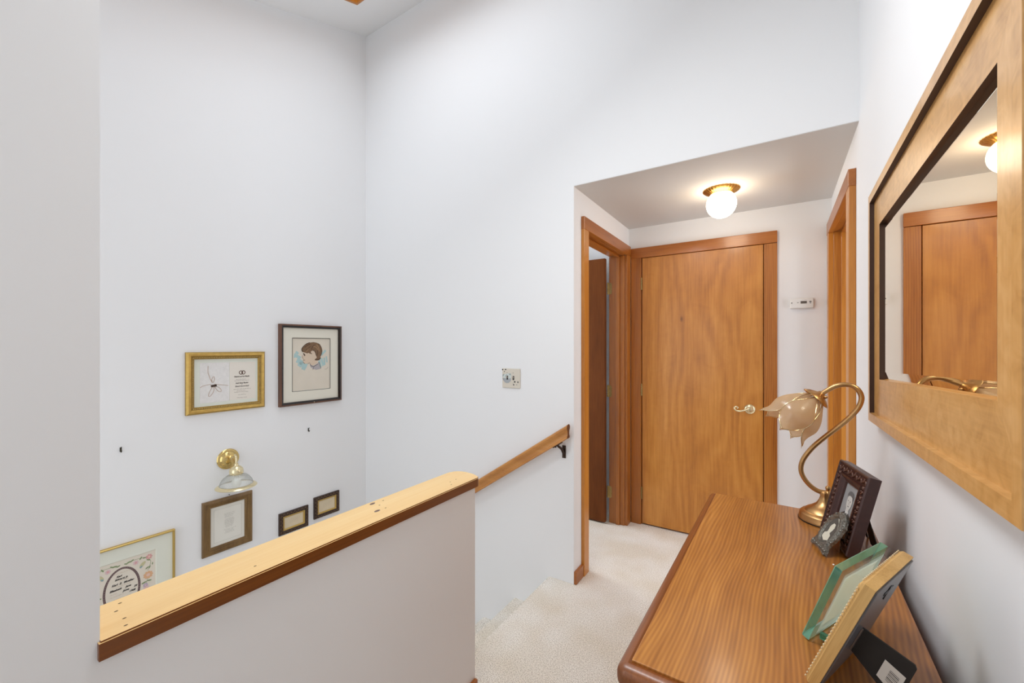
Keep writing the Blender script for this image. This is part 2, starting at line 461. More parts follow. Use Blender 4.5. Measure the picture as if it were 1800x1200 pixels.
# end wall with the closed door
EX0, EX1, EZ = -0.885, -0.079, 2.032
struct(MB().box(-3.0, EX0, YF, YF+0.1, -0.2, ZH).box(EX1, 2.0, YF, YF+0.1, -0.2, ZH).box(EX0, EX1, YF, YF+0.1, EZ, ZH).box(EX0-0.05, EX1+0.05, YF+0.1, YF+0.13, -0.2, EZ+0.1).build('wall_end', WALL))
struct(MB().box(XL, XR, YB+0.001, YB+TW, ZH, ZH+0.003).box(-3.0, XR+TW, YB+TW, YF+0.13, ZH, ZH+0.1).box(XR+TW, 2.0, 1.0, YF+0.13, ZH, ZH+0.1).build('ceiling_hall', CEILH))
struct(MB().box(-3.0, -2.9, YB+TW, YF+0.1, -0.2, ZH).build('wall_side_room', WALL))
struct(MB().box(1.9, 2.0, 1.0, YF, -0.2, ZH).box(XR+TW, 1.9, 1.0, 1.1, -0.2, ZH).build('wall_bedroom', WALL))
# sloped ceiling with the skylight opening
KX0, KX1, KY0, KY1 = -2.4556, -0.78, 0.35, 1.8148
ce = MB()
def slab(xa, xb, ya, yb, t=0.16):
    vs = [ce.v((x, y, zc(y)+dz)) for x in (xa, xb) for y in (ya, yb) for dz in (0, t)]
    for q in ((0, 1, 3, 2), (4, 6, 7, 5), (0, 4, 5, 1), (2, 3, 7, 6), (0, 2, 6, 4), (1, 5, 7, 3)): ce.face([vs[i] for i in q])
e_ = 0.0185
slab(XW-0.1, KX0-e_, REAR, YB+TW); slab(KX1+e_, XR+TW, REAR, YB+TW); slab(KX0-e_, KX1+e_, REAR, KY0-e_); slab(KX0-e_, KX1+e_, KY1+e_, YB+TW)
struct(ce.build('ceiling', CEIL))
# skylight: wooden lining of the shaft and the pane on top
sk = MB(); t = 0.018
def shaft(xa, xb, ya, yb):
    vs = [sk.v((x, y, zc(y)+dz)) for x in (xa, xb) for y in (ya, yb) for dz in (-0.004, 0.30)]
    for q in ((0, 1, 3, 2), (4, 6, 7, 5), (0, 4, 5, 1), (2, 3, 7, 6), (0, 2, 6, 4), (1, 5, 7, 3)): sk.face([vs[i] for i in q])
shaft(KX0-t, KX0, KY0-t, KY1+t); shaft(KX1, KX1+t, KY0-t, KY1+t); shaft(KX0, KX1, KY0-t, KY0); shaft(KX0, KX1, KY1, KY1+t)
win = struct(sk.build('window_1', TRIM_CORE))
pn = MB()
vs = [pn.v((x, y, zc(y)+dz)) for x in (KX0, KX1) for y in (KY0, KY1) for dz in (0.285, 0.291)]
for q in ((0, 1, 3, 2), (4, 6, 7, 5), (0, 4, 5, 1), (2, 3, 7, 6), (0, 2, 6, 4), (1, 5, 7, 3)): pn.face([vs[i] for i in q])
pn.build('window_pane', glassy('skylight_glass', (250, 253, 255), 0.05, 1.0, 0.02), win)

# trim round the doors -------------------------------------------------
def casing(name, parts):
    """parts = list of (mat, box)"""
    b = MB(); mats = []
    for m, bx in parts:
        if m not in mats: mats.append(m)
        b.mi = mats.index(m); b.bbox(*bx, b=0.0025, seg=2)
    return struct(b.build(name, mats))
fx = YF-0.020       # casing face of end wall
casing('trim_1', [(TRIM_Z, (-0.958, EX0+0.002, fx, YF, 0, 2.030)), (TRIM_Z, (EX1-0.003, -0.0087, fx, YF, 0, 2.026)), (TRIM_X, (-0.9585, -0.0082, fx-0.002, YF, 2.029, 2.106)),
                  (TRIM_Z, (EX0, EX0+0.012, YF, YF+0.1, 0, EZ)), (TRIM_Z, (EX1-0.006, EX1, YF, YF+0.1, 0, EZ)),
                  ])
lx = XL+0.020
casing('trim_2', [(TRIM_CORE, (XL, lx, 2.268, 2.338, 0, 2.049)), (TRIM_Z, (XL, lx, 3.088, fx, 0, 2.049)), (TRIM_Y, (XL, lx+0.002, 2.266, fx, 2.047, 2.122)),
                  (TRIM_Z, (XL-TW, XL, LY0-0.012, LY0, 0, LZ)), (TRIM_Z, (XL-TW, XL, LY1, LY1+0.012, 0, LZ)), (TRIM_Y, (XL-TW, XL, LY0, LY1, LZ, LZ+0.012)),
                  (TRIM_Z, (XL-0.062, XL-0.035, LY0, LY0+0.012, 0, LZ)), (TRIM_Z, (XL-0.062, XL-0.035, LY1-0.012, LY1, 0, LZ)), (TRIM_Y, (XL-0.062, XL-0.035, LY0, LY1, LZ-0.012, LZ))])
rx = XR-0.025
casing('trim_3', [(TRIM_CORE, (rx, XR, 2.235, 2.318, 0, 2.032)), (TRIM_CORE, (rx, XR, 3.09, fx, 0, 2.032)), (TRIM_Y, (rx-0.002, XR, 2.233, fx, 2.031, 2.103)),
                  (TRIM_CORE, (XR, XR+TW, DY0-0.012, DY0, 0, DZ)), (TRIM_CORE, (XR, XR+TW, DY1, DY1+0.012, 0, DZ)), (TRIM_Y, (XR, XR+TW, DY0, DY1, DZ, DZ+0.012)),
                  (TRIM_CORE, (XR+0.035, XR+0.075, DY1-0.012, DY1, 0, DZ)), (TRIM_CORE, (XR+0.035, XR+0.075, DY0, DY0+0.012, 0, DZ)), (TRIM_Y, (XR+0.035, XR+0.075, DY0, DY1, DZ-0.012, DZ))])
struct(MB().bbox(XL, XL+0.016, YB-0.001, 2.268, 0.001, 0.072, b=0.003).build('baseboard_hall', TRIM_Y))
bb = MB().bbox(XL, XL+0.015, REAR, 1.2533, 0.001, 0.085, b=0.005)
struct(bb.build('baseboard_partition', TRIM_Y))

# doors -----------------------------------------------------------------
def hinge(parent, M, h=0.089, leaf=True, name='hinge', mat=ABRASS):
    b = MB()
    for k in range(5):
        b.lathe([(0.0001, -h/2+k*h/5+0.0006), (0.0055, -h/2+k*h/5+0.0006), (0.0055, -h/2+(k+1)*h/5-0.0006), (0.0001, -h/2+(k+1)*h/5-0.0006)], 10, M)
    b.lathe([(0.0001, h/2), (0.004, h/2), (0.003, h/2+0.004), (0.0001, h/2+0.005)], 10, M)
    if leaf:
        pts = [(0.004, -h/2), (0.024, -h/2), (0.031, -h/2+0.010), (0.031, h/2-0.010), (0.024, h/2), (0.004, h/2)]
        b.prism(pts, -0.0015, 0.0015, M @ Matrix.Rotation(math.radians(90), 4, 'X'))
        for sz in (-0.028, 0, 0.028):
            b.lathe([(0.0001, 0.0025), (0.0035, 0.0022), (0.0038, 0.0012)], 8, M @ Matrix.Rotation(math.radians(90), 4, 'X') @ Matrix.Translation((0.018, sz, 0)))
    return b.build(name, mat, parent, smooth=40)

d1 = struct(MB().bbox(EX0+0.013, EX1-0.0075, YF-0.012, YF+0.022, 0.012, 2.0265, b=0.0015).build('door_1', DOORW))
for z in (1.831, 1.025, 0.240):
    hinge(d1, Matrix.Translation((EX0+0.0065, YF-0.016, z)), leaf=False)
# lever handle with scroll end
hb = MB()
HM = basis((-0.163, YF-0.012, 0.937), (1, 0, 0), (0, 0, 1), (0, -1, 0))
hb.lathe([(0.0, 0.0), (0.031, 0.0), (0.033, 0.003), (0.031, 0.006), (0.027, 0.0055), (0.024, 0.008), (0.015, 0.010), (0.013, 0.020), (0.017, 0.026), (0.018, 0.036), (0.013, 0.042), (0.006, 0.043), (0.005, 0.040), (0, 0.040)], 28, HM)
hnd = hb.build('door_handle', PBRASS, d1, smooth=40)
lv = MB()
path = [(0, 0, 0.036), (-0.02, -0.003, 0.038), (-0.04, -0.010, 0.038), (-0.058, -0.014, 0.037), (-0.074, -0.012, 0.036), (-0.086, -0.003, 0.036), (-0.087, 0.008, 0.036), (-0.079, 0.015, 0.036), (-0.070, 0.013, 0.036), (-0.067, 0.006, 0.036), (-0.072, 0.002, 0.036)]
lv.tube([HM @ p for p in catmull(path, 5)], lambda t: 0.0068-0.0025*t, 10)
lv.build('lever', PBRASS, hnd, smooth=50)

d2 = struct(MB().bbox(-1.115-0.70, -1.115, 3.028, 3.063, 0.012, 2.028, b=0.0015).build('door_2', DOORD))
for z in (1.80, 1.011, 0.236):
    hinge(d2, Matrix.Translation((-1.108, 3.072, z)) @ Matrix.Rotation(math.radians(12), 4, 'Z'), leaf=True)
d3 = struct(MB().bbox(XR+TW+0.01, XR+TW+0.76, DY1+0.02, DY1+0.055, 0.012, DZ-0.003, b=0.0015).build('door_3', DOORW))

# ------------------------------------------------------------------ ledge, handrail
cp = MB()
out = [(-0.971, 0.2075), (-0.971, 1.258)]
ctl = [(-0.971, 1.258), (-0.974, 1.266), (-0.985, 1.274), (-1.012, 1.286), (-1.045, 1.2915), (-1.072, 1.290), (-1.093, 1.280), (-1.107, 1.262), (-1.111, 1.243)]
out += [tuple(p[:2]) for p in catmull([(a, b, 0) for a, b in ctl], 3)][1:] + [(-1.111, 0.2075)]
t = bmesh.new()
va = [t.verts.new((x, y, 0.817)) for x, y in out]; vb = [t.verts.new((x, y, 0.850)) for x, y in out]
t.faces.new(va[::-1]); top = t.faces.new(vb)
for i in range(len(out)): t.faces.new([va[i], va[(i+1) % len(out)], vb[(i+1) % len(out)], vb[i]])
bmesh.ops.bevel(t, geom=[e for e in top.edges], offset=0.003, segments=2, affect='EDGES')
bmesh.ops.recalc_face_normals(t, faces=list(t.faces))
mp = {v: cp.v(v.co) for v in t.verts}
for f in t.faces:
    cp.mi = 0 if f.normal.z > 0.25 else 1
    cp.face([mp[v] for v in f.verts])
t.free()
cp.mi = 2      # nail holes
for x, y in ((-1.087, 0.262), (-1.060, 0.250), (-1.020, 0.252), (-0.992, 0.247), (-1.010, 0.475), (-1.088, 0.905), (-1.066, 0.872), (-1.032, 0.868), (-1.005, 1.145), (-1.030, 1.20), (-1.028, 1.165)):
    cp.ell(x, y, 0.0016, 0.0032, 0.8503, 0, 8)
cp.mi = 3      # knots
for x, y, a in ((-1.095, 0.868, 0.2), (-1.035, 0.838, 0.1)):
    cp.ell(x, y, 0.0062, 0.011, 0.8502, a, 14)
cp.mi = 1
for x, y in ((-1.095, 0.868), (-1.035, 0.838)): cp.ell(x, y, 0.002, 0.004, 0.8504, 0, 8)
cap = cp.build('wooden_ledge', [PINE, PINE_EDGE, DARKHOLE, KNOT])
tag(cap, 'long pine ledge with a rounded end capping the white half wall', 'ledge')

# handrail along the back wall
sl = math.atan2(0.388, 0.587)
rail_prof = [(-0.014, 0), (0.014, 0), (0.017, 0.004), (0.017, 0.011), (0.012, 0.016), (0.0115, 0.030), (0.0135, 0.042), (0.019, 0.052), (0.0205, 0.063), (0.016, 0.073), (0.006, 0.078), (-0.006, 0.078), (-0.016, 0.073), (-0.0205, 0.063), (-0.019, 0.052), (-0.0135, 0.042), (-0.0115, 0.030), (-0.012, 0.016), (-0.017, 0.011), (-0.017, 0.004)]
rx1, rz1, rx0 = -0.988, 0.842, -2.55
ry = 2.108
hr = thing('handrail', 'sloping oak handrail on dark brackets along the white stair wall', 'handrail', Matrix.Translation((rx1, ry, rz1)))
r = MB()
def sec(x, z): return [r.v((x, -a, z+b)) for a, b in rail_prof]
A = sec(0, 0); dz = (rx1-rx0)*math.tan(sl); Bv = sec(rx0-rx1, -dz)
n = len(rail_prof)
for i in range(n): r.face([A[i], A[(i+1) % n], Bv[(i+1) % n], Bv[i]])
r.mi = 1; r.face(A); r.face(Bv[::-1])
r.build('rail', [OAK, OAK_END], hr, smooth=35)
for bx in (-0.068, -1.25):
    zr = bx*math.tan(sl)
    b = MB()
    wy = YB-ry
    b.tube(catmull([(bx, 0, zr-0.004), (bx+0.006, 0.006, zr-0.012), (bx+0.014, 0.022, zr-0.026), (bx+0.016, 0.040, zr-0.050), (bx+0.016, wy-0.003, zr-0.062)], 5), lambda t: 0.0065+0.002*t, 10)
    b.bbox(bx+0.005, bx+0.027, wy-0.007, wy, zr-0.085, zr-0.012, b=0.003)
    b.lump((bx+0.016, wy-0.010, zr-0.022), 0.009, 0.007, 0.009); b.lump((bx+0.016, wy-0.010, zr-0.070), 0.008, 0.006, 0.008)
    pl_ = Matrix.Translation((bx, 0, zr)) @ Matrix.Rotation(-sl, 4, 'Y')
    b.bbox(-0.032, 0.032, -0.010, 0.010, -0.005, 0.0005, b=0.001, M=pl_)
    b.lump((-0.018, 0, -0.006), 0.006, 0.006, 0.004, M=pl_)
    b.build('bracket', BRONZE, hr, smooth=50)

# ------------------------------------------------------------------ helpers for wall pictures
def wall_mat(y, z, x=XW):   # local x = +Y, local y = +Z, local z = +X
    return basis((x, y, z), (0, 1, 0), (0, 0, 1), (1, 0, 0))
def sheet(w, h, z0, z1, b=None):
    b = b or MB(); return b.box(-w/2, w/2, -h/2, h/2, z0, z1)
def mat_board(w, h, ow, oh, z0, z1, dx=0, dy=0):
    """bevel-cut mount with a window ow x oh"""
    b = MB()
    o0 = [(-w/2, -h/2), (w/2, -h/2), (w/2, h/2), (-w/2, h/2)]
    i1 = [(dx+sx*ow/2, dy+sy*oh/2) for sx, sy in ((-1, -1), (1, -1), (1, 1), (-1, 1))]
    i0 = [(dx+sx*(ow/2+0.003), dy+sy*(oh/2+0.003)) for sx, sy in ((-1, -1), (1, -1), (1, 1), (-1, 1))]
    V = [[b.v((x, y, z)) for x, y in P] for P, z in ((o0, z0), (o0, z1), (i0, z1), (i1, z0))]
    for a, c in ((0, 1), (1, 2), (2, 3), (3, 0)):
        for k in range(4): b.face([V[a][k], V[a][(k+1) % 4], V[c][(k+1) % 4], V[c][k]])
    return b
def scribble(b, x0, x1, y, h, z, w=0.0006, gap=0.18):
    """a line of writing too small to read"""
    x = x0
    while x < x1-0.002:
        L = min(random.uniform(0.006, 0.016), x1-x); k = max(3, int(L/0.0016)); pts = []
        for i in range(k):
            pts.append((x+L*i/(k-1), y+(h*random.uniform(0.55, 1) if i % 2 else h*random.uniform(0, 0.35))))
        b.ribbon(pts, w, z); x += L+0.003

# ---- gold framed wedding card
gw, gh = 0.424, 0.357
g = thing('framed_picture', 'gold framed wedding invitation with a ribbon bow, left of the boy portrait', 'picture', wall_mat(1.162, 1.143))
GOLD = plain('gold_leaf', (178, 146, 78), 0.32, 0.75, var=0.1, bscale=60)
GOLDD = plain('gold_ornament', (150, 118, 58), 0.42, 0.7, bump=1.0, bscale=260, var=0.5)
b = MB()
b.ring(gw, gh, [(0, 0), (0, 0.014), (0.004, 0.019), (0.010, 0.024), (0.020, 0.0235), (0.026, 0.019), (0.038, 0.015), (0.041, 0.010), (0.041, 0)], [0, 0, 0, 0, 0, 1, 0, 0, 0])
b.build('frame', [GOLD, GOLDD], g)
c = MB()
for sy in (-1, 1):
    k = int((gw-0.064)/0.0085)
    for i in range(k):
        c.lump((-gw/2+0.032+(i+0.5)*(gw-0.064)/k, sy*(gh/2-0.032), 0.0175), 0.0032, 0.0042, 0.003, 0.5*sy)
for sx in (-1, 1):
    k = int((gh-0.064)/0.0085)
    for i in range(k):
        c.lump((sx*(gw/2-0.032), -gh/2+0.032+(i+0.5)*(gh-0.064)/k, 0.0175), 0.0042, 0.0032, 0.003, 0.5*sx)
c.build('beaded_edge', plain('gold_beads', (196, 172, 112), 0.35, 0.7), g, smooth=60)
sheet(gw-0.08, gh-0.08, 0.002, 0.006).build('mat', plain('pale_mount', (222, 226, 216), 0.8), g)
cx0, cx1, cy0, cy1, cm = -0.143, 0.157, -0.118, 0.116, 0.010
pb = MB().box(cx0, cm-0.001, cy0, cy1, 0.006, 0.0072)
pb.mi = 1; pb.box(cm+0.001, cx1, cy0+0.002, cy1, 0.006, 0.0070)
card = pb.build('invitation_card', [plain('handmade_paper', (226, 224, 222), 0.9, bump=0.5, bscale=60, var=0.04), plain('cream_card', (228, 222, 212), 0.9)], g)
rb = MB()
z = 0.0078
K = lambda P: [(y-1.162, q-1.143) for y, q in P]
rb.tube([(x, y, z) for x, y in K([(1.060, 1.241), (1.0585, 1.215), (1.0595, 1.200), (1.072, 1.160), (1.082, 1.142)])], 0.0010, 6)
rb.tube([(x, y, z) for x, y in K([(1.0815, 1.140), (1.078, 1.160), (1.084, 1.176), (1.090, 1.177), (1.093, 1.160), (1.086, 1.140)])], 0.0010, 6)
rb.tube([(x, y, z) for x, y in K([(1.020, 1.117), (1.034, 1.126), (1.055, 1.131), (1.075, 1.132)])], 0.0009, 6)
rb.tube([(x, y, z) for x, y in K([(1.165, 1.118), (1.140, 1.124), (1.112, 1.128), (1.092, 1.132)])], 0.0009, 6)
for P in ([(1.086, 1.126), (1.066, 1.085), (1.062, 1.066), (1.069, 1.062), (1.082, 1.078), (1.090, 1.10), (1.088, 1.126)], [(1.090, 1.124), (1.104, 1.098), (1.118, 1.085), (1.127, 1.087), (1.124, 1.102), (1.108, 1.116), (1.092, 1.126)]):
    rb.tube(catmull([(x, y, z) for x, y in K(P)], 4), 0.0010, 6)
rb.mi = 1; rb.bbox(1.073-1.162, 1.102-1.162, 1.123-1.143, 1.136-1.143, 0.0072, 0.0105, b=0.0015, M=Matrix.Rotation(math.radians(5), 4, 'Z'))
rb.build('ribbon_bow', [plain('tan_cord', (176, 142, 112), 0.6), plain('brown_knot', (62, 42, 30), 0.6)], card, smooth=50)
tx = MB()
INK = plain('grey_ink', (96, 88, 82), 0.8); GOLDINK = plain('brown_foil', (84, 52, 34), 0.35, 0.3)
z = 0.0076
tx.mi = 1
for cxr in (1.2355-1.162, 1.2495-1.162):
    pts = [(cxr+0.0095*math.cos(a*math.pi/12), 1.1934-1.143+0.0105*math.sin(a*math.pi/12)) for a in range(25)]
    tx.ribbon(pts, 0.0042, z)
tx.mi = 0
tx.text('Elizabeth and Karl Mueller', 0.079, 0.0225, 0.0125, z, 0.3, 0.0003, sx=0.66)
for x0, x1, y in ((0.046, 0.102, 0.0065), (0.038, 0.120, -0.0015)): scribble(tx, x0, x1, y, 0.004, z, 0.0011)
tx.text('Heidi Betty Mueller', 0.079, -0.018, 0.0125, z, 0.3, 0.0003, sx=0.74)
tx.text('&', 0.079, -0.0265, 0.008, z)
tx.text('Edward George Rudd', 0.079, -0.0375, 0.0125, z, 0.3, 0.0003, sx=0.70)
for x0, x1, y in ((0.032, 0.129, -0.053), (0.051, 0.102, -0.0625), (0.036, 0.118, -0.0715), (0.058, 0.100, -0.088), (0.051, 0.107, -0.106)): scribble(tx, x0, x1, y, 0.0042, z, 0.0011)
tx.build('lettering', [INK, GOLDINK], card)

# ---- portrait of a boy
pw, ph = 0.460, 0.557
p = thing('framed_picture', 'dark framed profile drawing of a boy, highest picture on the stair wall', 'picture', wall_mat(1.695, 1.2285))
FR_D = wood('walnut_frame_side', (120, 78, 52), (98, 62, 42), (66, 40, 28), 'Y', 20, 0.1, 0.4)
FR_B = plain('black_frame_face', (30, 22, 20), 0.25)
MB().ring(pw, ph, [(0, 0), (0, 0.026), (0.006, 0.030), (0.010, 0.030), (0.012, 0.027), (0.024, 0.022), (0.024, 0)], [0, 0, 0, 1, 1, 1, 1]).build('frame', [FR_D, FR_B], p)
aw, ah = 0.282, 0.366
ax, ay = 1.696-1.695, 1.2315-1.2285
mat_board(pw-0.046, ph-0.046, aw, ah, 0.010, 0.014, ax, ay).build('mat', plain('cream_mount', (226, 222, 208), 0.85), p)
MB().box(ax-aw/2-0.01, ax+aw/2+0.01, ay-ah/2-0.01, ay+ah/2+0.01, 0.006, 0.0102).build('drawing_paper', plain('drawing_paper', (218, 209, 194), 0.9, var=0.03, bscale=8), p)
MB().ring(aw+0.004, ah+0.004, [(0, 0.0142), (0, 0.0146), (0.003, 0.0146), (0.003, 0.0142)]).build('keyline', BLACKG, p)
dr = MB()
def pc(x, y):      # sketch units to the sheet
    return (ax-aw/2+(x+96)/1053*aw, ay+ah/2-(y-64)/1488*ah)
def shape(mi, pts, z): dr.mi = mi; dr.poly([pc(*q) for q in pts], z)
z0 = 0.0104
# pale blue wash strokes
dr.mi = 0
for (x0, y0, x1, y1, w) in ((-10, 470, 60, 520, 70), (-30, 560, 120, 640, 80), (20, 690, 170, 790, 120), (90, 800, 300, 860, 130), (150, 900, 260, 940, 110), (60, 780, 160, 860, 120), (-20, 500, -40, 620, 40)):
    dr.ribbon([pc(x0, y0), pc((x0+x1)/2, (y0+y1)/2-15), pc(x1, y1)], w/1053*aw, z0+0.00005*random.random())
for (x0, y0, x1, y1, w) in ((700, 560, 830, 420, 60), (640, 720, 690, 920, 60), (700, 650, 760, 880, 60), (790, 640, 800, 860, 50), (850, 600, 870, 780, 40), (640, 800, 660, 930, 60)):
    dr.ribbon([pc(x0, y0), pc((x0+x1)/2, (y0+y1)/2), pc(x1, y1)], w/1053*aw, z0+0.00005*random.random())
shape(1, [(375, 800), (420, 850), (480, 870), (600, 800), (620, 760), (690, 960), (560, 990), (470, 960), (400, 910), (380, 860)], z0+0.0003)   # collar
shape(2, [(185, 470), (205, 500), (195, 540), (165, 610), (170, 640), (210, 655), (180, 700), (195, 730), (190, 770), (230, 800), (320, 805), (370, 770), (385, 830), (470, 860), (590, 790), (600, 700), (560, 560), (500, 440), (380, 400), (250, 400)], z0+0.0006)  # face and neck
shape(3, [(150, 395), (165, 350), (210, 290), (280, 230), (370, 195), (480, 180), (580, 200), (650, 245), (700, 330), (722, 430), (705, 530), (672, 600), (680, 640), (640, 690), (570, 705), (515, 690), (540, 660), (570, 630), (555, 580), (530, 500), (500, 440), (450, 420), (400, 460), (390, 530), (345, 490), (300, 505), (240, 480), (200, 470), (165, 440)], z0+0.0009)  # hair
shape(2, [(430, 445), (470, 430), (510, 460), (530, 520), (545, 580), (520, 640), (480, 590), (440, 530)], z0+0.0012)  # ear
dr.mi = 4
for P, w in (([(150, 395), (165, 350), (210, 290), (280, 230), (370, 195)], 18), ([(600, 215), (650, 245), (700, 330), (722, 430), (705, 530), (672, 600)], 12), ([(450, 420), (500, 430), (535, 500), (550, 570)], 14), ([(515, 690), (570, 700), (640, 690), (675, 640)], 26), ([(150, 400), (170, 440), (185, 460)], 22), ([(195, 505), (225, 540), (235, 575)], 26), ([(390, 480), (430, 525)], 16), ([(230, 330), (300, 270), (380, 240)], 14), ([(420, 400), (440, 320), (500, 260)], 12), ([(590, 420), (600, 500), (570, 580)], 10), ([(260, 420), (330, 360), (390, 300)], 10), ([(190, 750), (235, 795)], 8), ([(168, 560), (165, 620), (205, 655)], 6), ([(185, 690), (240, 700)], 8), ([(375, 800), (410, 870), (480, 890), (610, 820)], 9), ([(480, 900), (455, 985)], 8), ([(630, 760), (690, 950)], 9), ([(320, 805), (370, 770)], 8), ([(800, 980), (850, 985), (900, 920)], 5)):
    dr.ribbon([pc(*q) for q in P], w/1053*aw, z0+0.0015)
dr.mi = 5
for P, w in (([(560, 250), (620, 330), (640, 450)], 30), ([(470, 300), (560, 330), (600, 400)], 26), ([(260, 460), (320, 400), (330, 350)], 22)):
    dr.ribbon([pc(*q) for q in P], w/1053*aw, z0+0.0012)
dr.build('boy_drawing', [plain('pastel_blue', (170, 198, 198), 0.9), plain('pastel_grey', (178, 172, 174), 0.9), plain('pastel_skin', (214, 194, 172), 0.9), plain('pastel_brown', (126, 98, 74), 0.9), plain('pastel_dark', (70, 48, 36), 0.9), plain('pastel_tan', (156, 124, 92), 0.9)], p)
MB().lump((0.008, -ph/2+0.010, 0.029), 0.004, 0.004, 0.002).build('stud', PBRASS, p)

# ---- brown framed poem under the sconce
q = thing('framed_picture', 'brown wooden framed printed verse hanging below the brass wall lamp', 'picture', wall_mat(1.1645, 0.286))
qw, qh = 0.270, 0.319
FRB = wood('bronzed_frame', (138, 108, 64), (116, 88, 50), (84, 60, 34), 'Y', 26, 0.12, 0.35)
MB().ring(qw, qh, [(0, 0), (0, 0.012), (0.004, 0.016), (0.014, 0.018), (0.016, 0.014), (0.030, 0.012), (0.033, 0.016), (0.040, 0.015), (0.044, 0.008), (0.044, 0)]).build('frame', FRB, q)
sheet(qw-0.084, qh-0.084, 0.002, 0.006).build('mat', plain('ivory_mount', (228, 226, 218), 0.85), q)
MB().ring(0.150, 0.196, [(0, 0.006), (0, 0.0066), (0.002, 0.0066), (0.002, 0.006)]).build('mat_line', plain('mount_line', (206, 204, 196), 0.8), q)
b = MB()
y = 0.058
for seg in ((-0.026, 0.034), (-0.024, 0.032), (-0.024, 0.026), (-0.022, 0.020), None, (-0.018, 0.028), (-0.024, 0.030), (-0.025, 0.026), (-0.022, 0.028), (-0.024, 0.024), (-0.020, 0.026), (-0.022, 0.022), (-0.017, 0.018), None, (-0.027, 0.038), (-0.020, 0.024), (-0.018, 0.028), (-0.024, 0.030)):
    if seg: scribble(b, seg[0]+0.005, seg[1]+0.005, y, 0.0034, 0.0064, 0.0008)
    y -= 0.0068
b.build('lettering', plain('print_grey', (120, 118, 116), 0.8), q)
nl = MB().tube([(0, 0, 0.0), (0, 0.001, 0.012)], 0.0016, 8).lump((0, 0.001, 0.012), 0.0032, 0.0032, 0.0014).build('picture_nail', BRONZE)
nl.matrix_world = wall_mat(1.170, 0.455); tag(nl, 'tiny dark nail just above the brown framed verse', 'nail')

# ---- two little dark frames
def small_frame(y, z, w, h, label):
    f = thing('framed_picture', label, 'picture', wall_mat(y, z), 'small carved frames by the ledge')
    DK = plain('carved_dark', (58, 40, 30), 0.4, 0.2, bump=1.0, bscale=300, var=0.5)
    MB().ring(w, h, [(0, 0), (0, 0.012), (0.003, 0.016), (0.020, 0.020), (0.028, 0.012), (0.028, 0)]).build('frame', DK, f)
    c = MB()
    for sy in (-1, 1):
        k = int((w-0.016)/0.012)
        for i in range(k): c.lump((-w/2+0.008+(i+0.5)*(w-0.016)/k, sy*(h/2-0.012)+0.003*(1 if i % 2 else -1), 0.0185), 0.007, 0.0026, 0.0035, (0.7 if i % 2 else -0.7))
    for sx in (-1, 1):
        k = int((h-0.03)/0.012)
        for i in range(k): c.lump((sx*(w/2-0.012)+0.003*(1 if i % 2 else -1), -h/2+0.015+(i+0.5)*(h-0.03)/k, 0.0185), 0.0026, 0.007, 0.0035, (0.7 if i % 2 else -0.7))
    c.build('carving', plain('carved_high', (112, 88, 62), 0.35, 0.4), f, smooth=60)
    MB().ring(w-0.05, h-0.05, [(0, 0.004), (0, 0.014), (0.004, 0.0155), (0.011, 0.010), (0.011, 0.004)]).build('gilt_liner', plain('gilt_liner', (196, 164, 92), 0.35, 0.6), f)
    sheet(w-0.068, h-0.068, 0.003, 0.007).build('mat', plain('buff_paper', (218, 204, 176), 0.9, var=0.03, bscale=30), f)
    t = MB()
    for k in range(3): scribble(t, -0.030, 0.030, 0.010-0.012*k, 0.007, 0.0074, 0.0008)
    t.build('lettering', plain('faint_ink', (196, 180, 152), 0.9), f)
small_frame(1.5685, 0.1605, 0.203, 0.146, 'small dark carved frame with gilt liner, lower left of the two beside the ledge')
small_frame(1.8145, 0.1895, 0.201, 0.155, 'small dark carved frame with gilt liner, upper right of the two beside the ledge')

# ---- floral birth sampler in thin gold frame
sw, sh = 0.432, 0.470
sc_ = (0.684, 0.115)
s = thing('framed_picture', 'thin gold framed floral birth record partly hidden behind the pine ledge', 'picture', wall_mat(*sc_))
MB().ring(sw, sh, [(0, 0), (0, 0.018), (0.003, 0.022), (0.007, 0.022), (0.010, 0.017), (0.010, 0)]).build('frame', plain('satin_gold', (206, 176, 104), 0.28, 0.9), s)
mat_board(sw-0.018, sh-0.018, 0.268, 0.306, 0.006, 0.010).build('mat', plain('grey_green_mount', (222, 224, 212), 0.85), s)
MB().box(-0.14, 0.14, -0.16, 0.16, 0.003, 0.0062).build('sampler_paper', plain('sampler_paper', (222, 214, 200), 0.9), s)
a = MB()
L = lambda y, z: (y-sc_[0], z-sc_[1])
Z = 0.0066
a.mi = 0                                   # braided oval
cxo, czo, ro, rp = 0.0, 0.0, 0.0675, 0.1125
for kk, ww in ((0, 0.0095),):
    a.ribbon([(ro*math.cos(i*math.pi/30), rp*math.sin(i*math.pi/30)) for i in range(61)], ww, Z)
a.mi = 7
for i in range(60):
    t_ = i*math.pi/30
    a.ell(ro*math.cos(t_), rp*math.sin(t_), 0.0024, 0.0012, Z+0.0004, t_+0.9, 8)
def flower(x, y, r, m1, m2, n=7):
    a.mi = m1
    for i in range(n):
        t_ = 2*math.pi*i/n
        a.ell(x+0.6*r*math.cos(t_), y+0.6*r*math.sin(t_), r*0.5, r*0.34, Z+0.0002+0.00005*i, t_, 10)
    a.mi = m2; a.ell(x, y, r*0.42, r*0.42, Z+0.0007, 0, 10)
def leaf(x, y, l, rot, m=1): a.mi = m; a.ell(x, y, l, l*0.36, Z+0.0003+random.random()*0.0001, rot, 10)
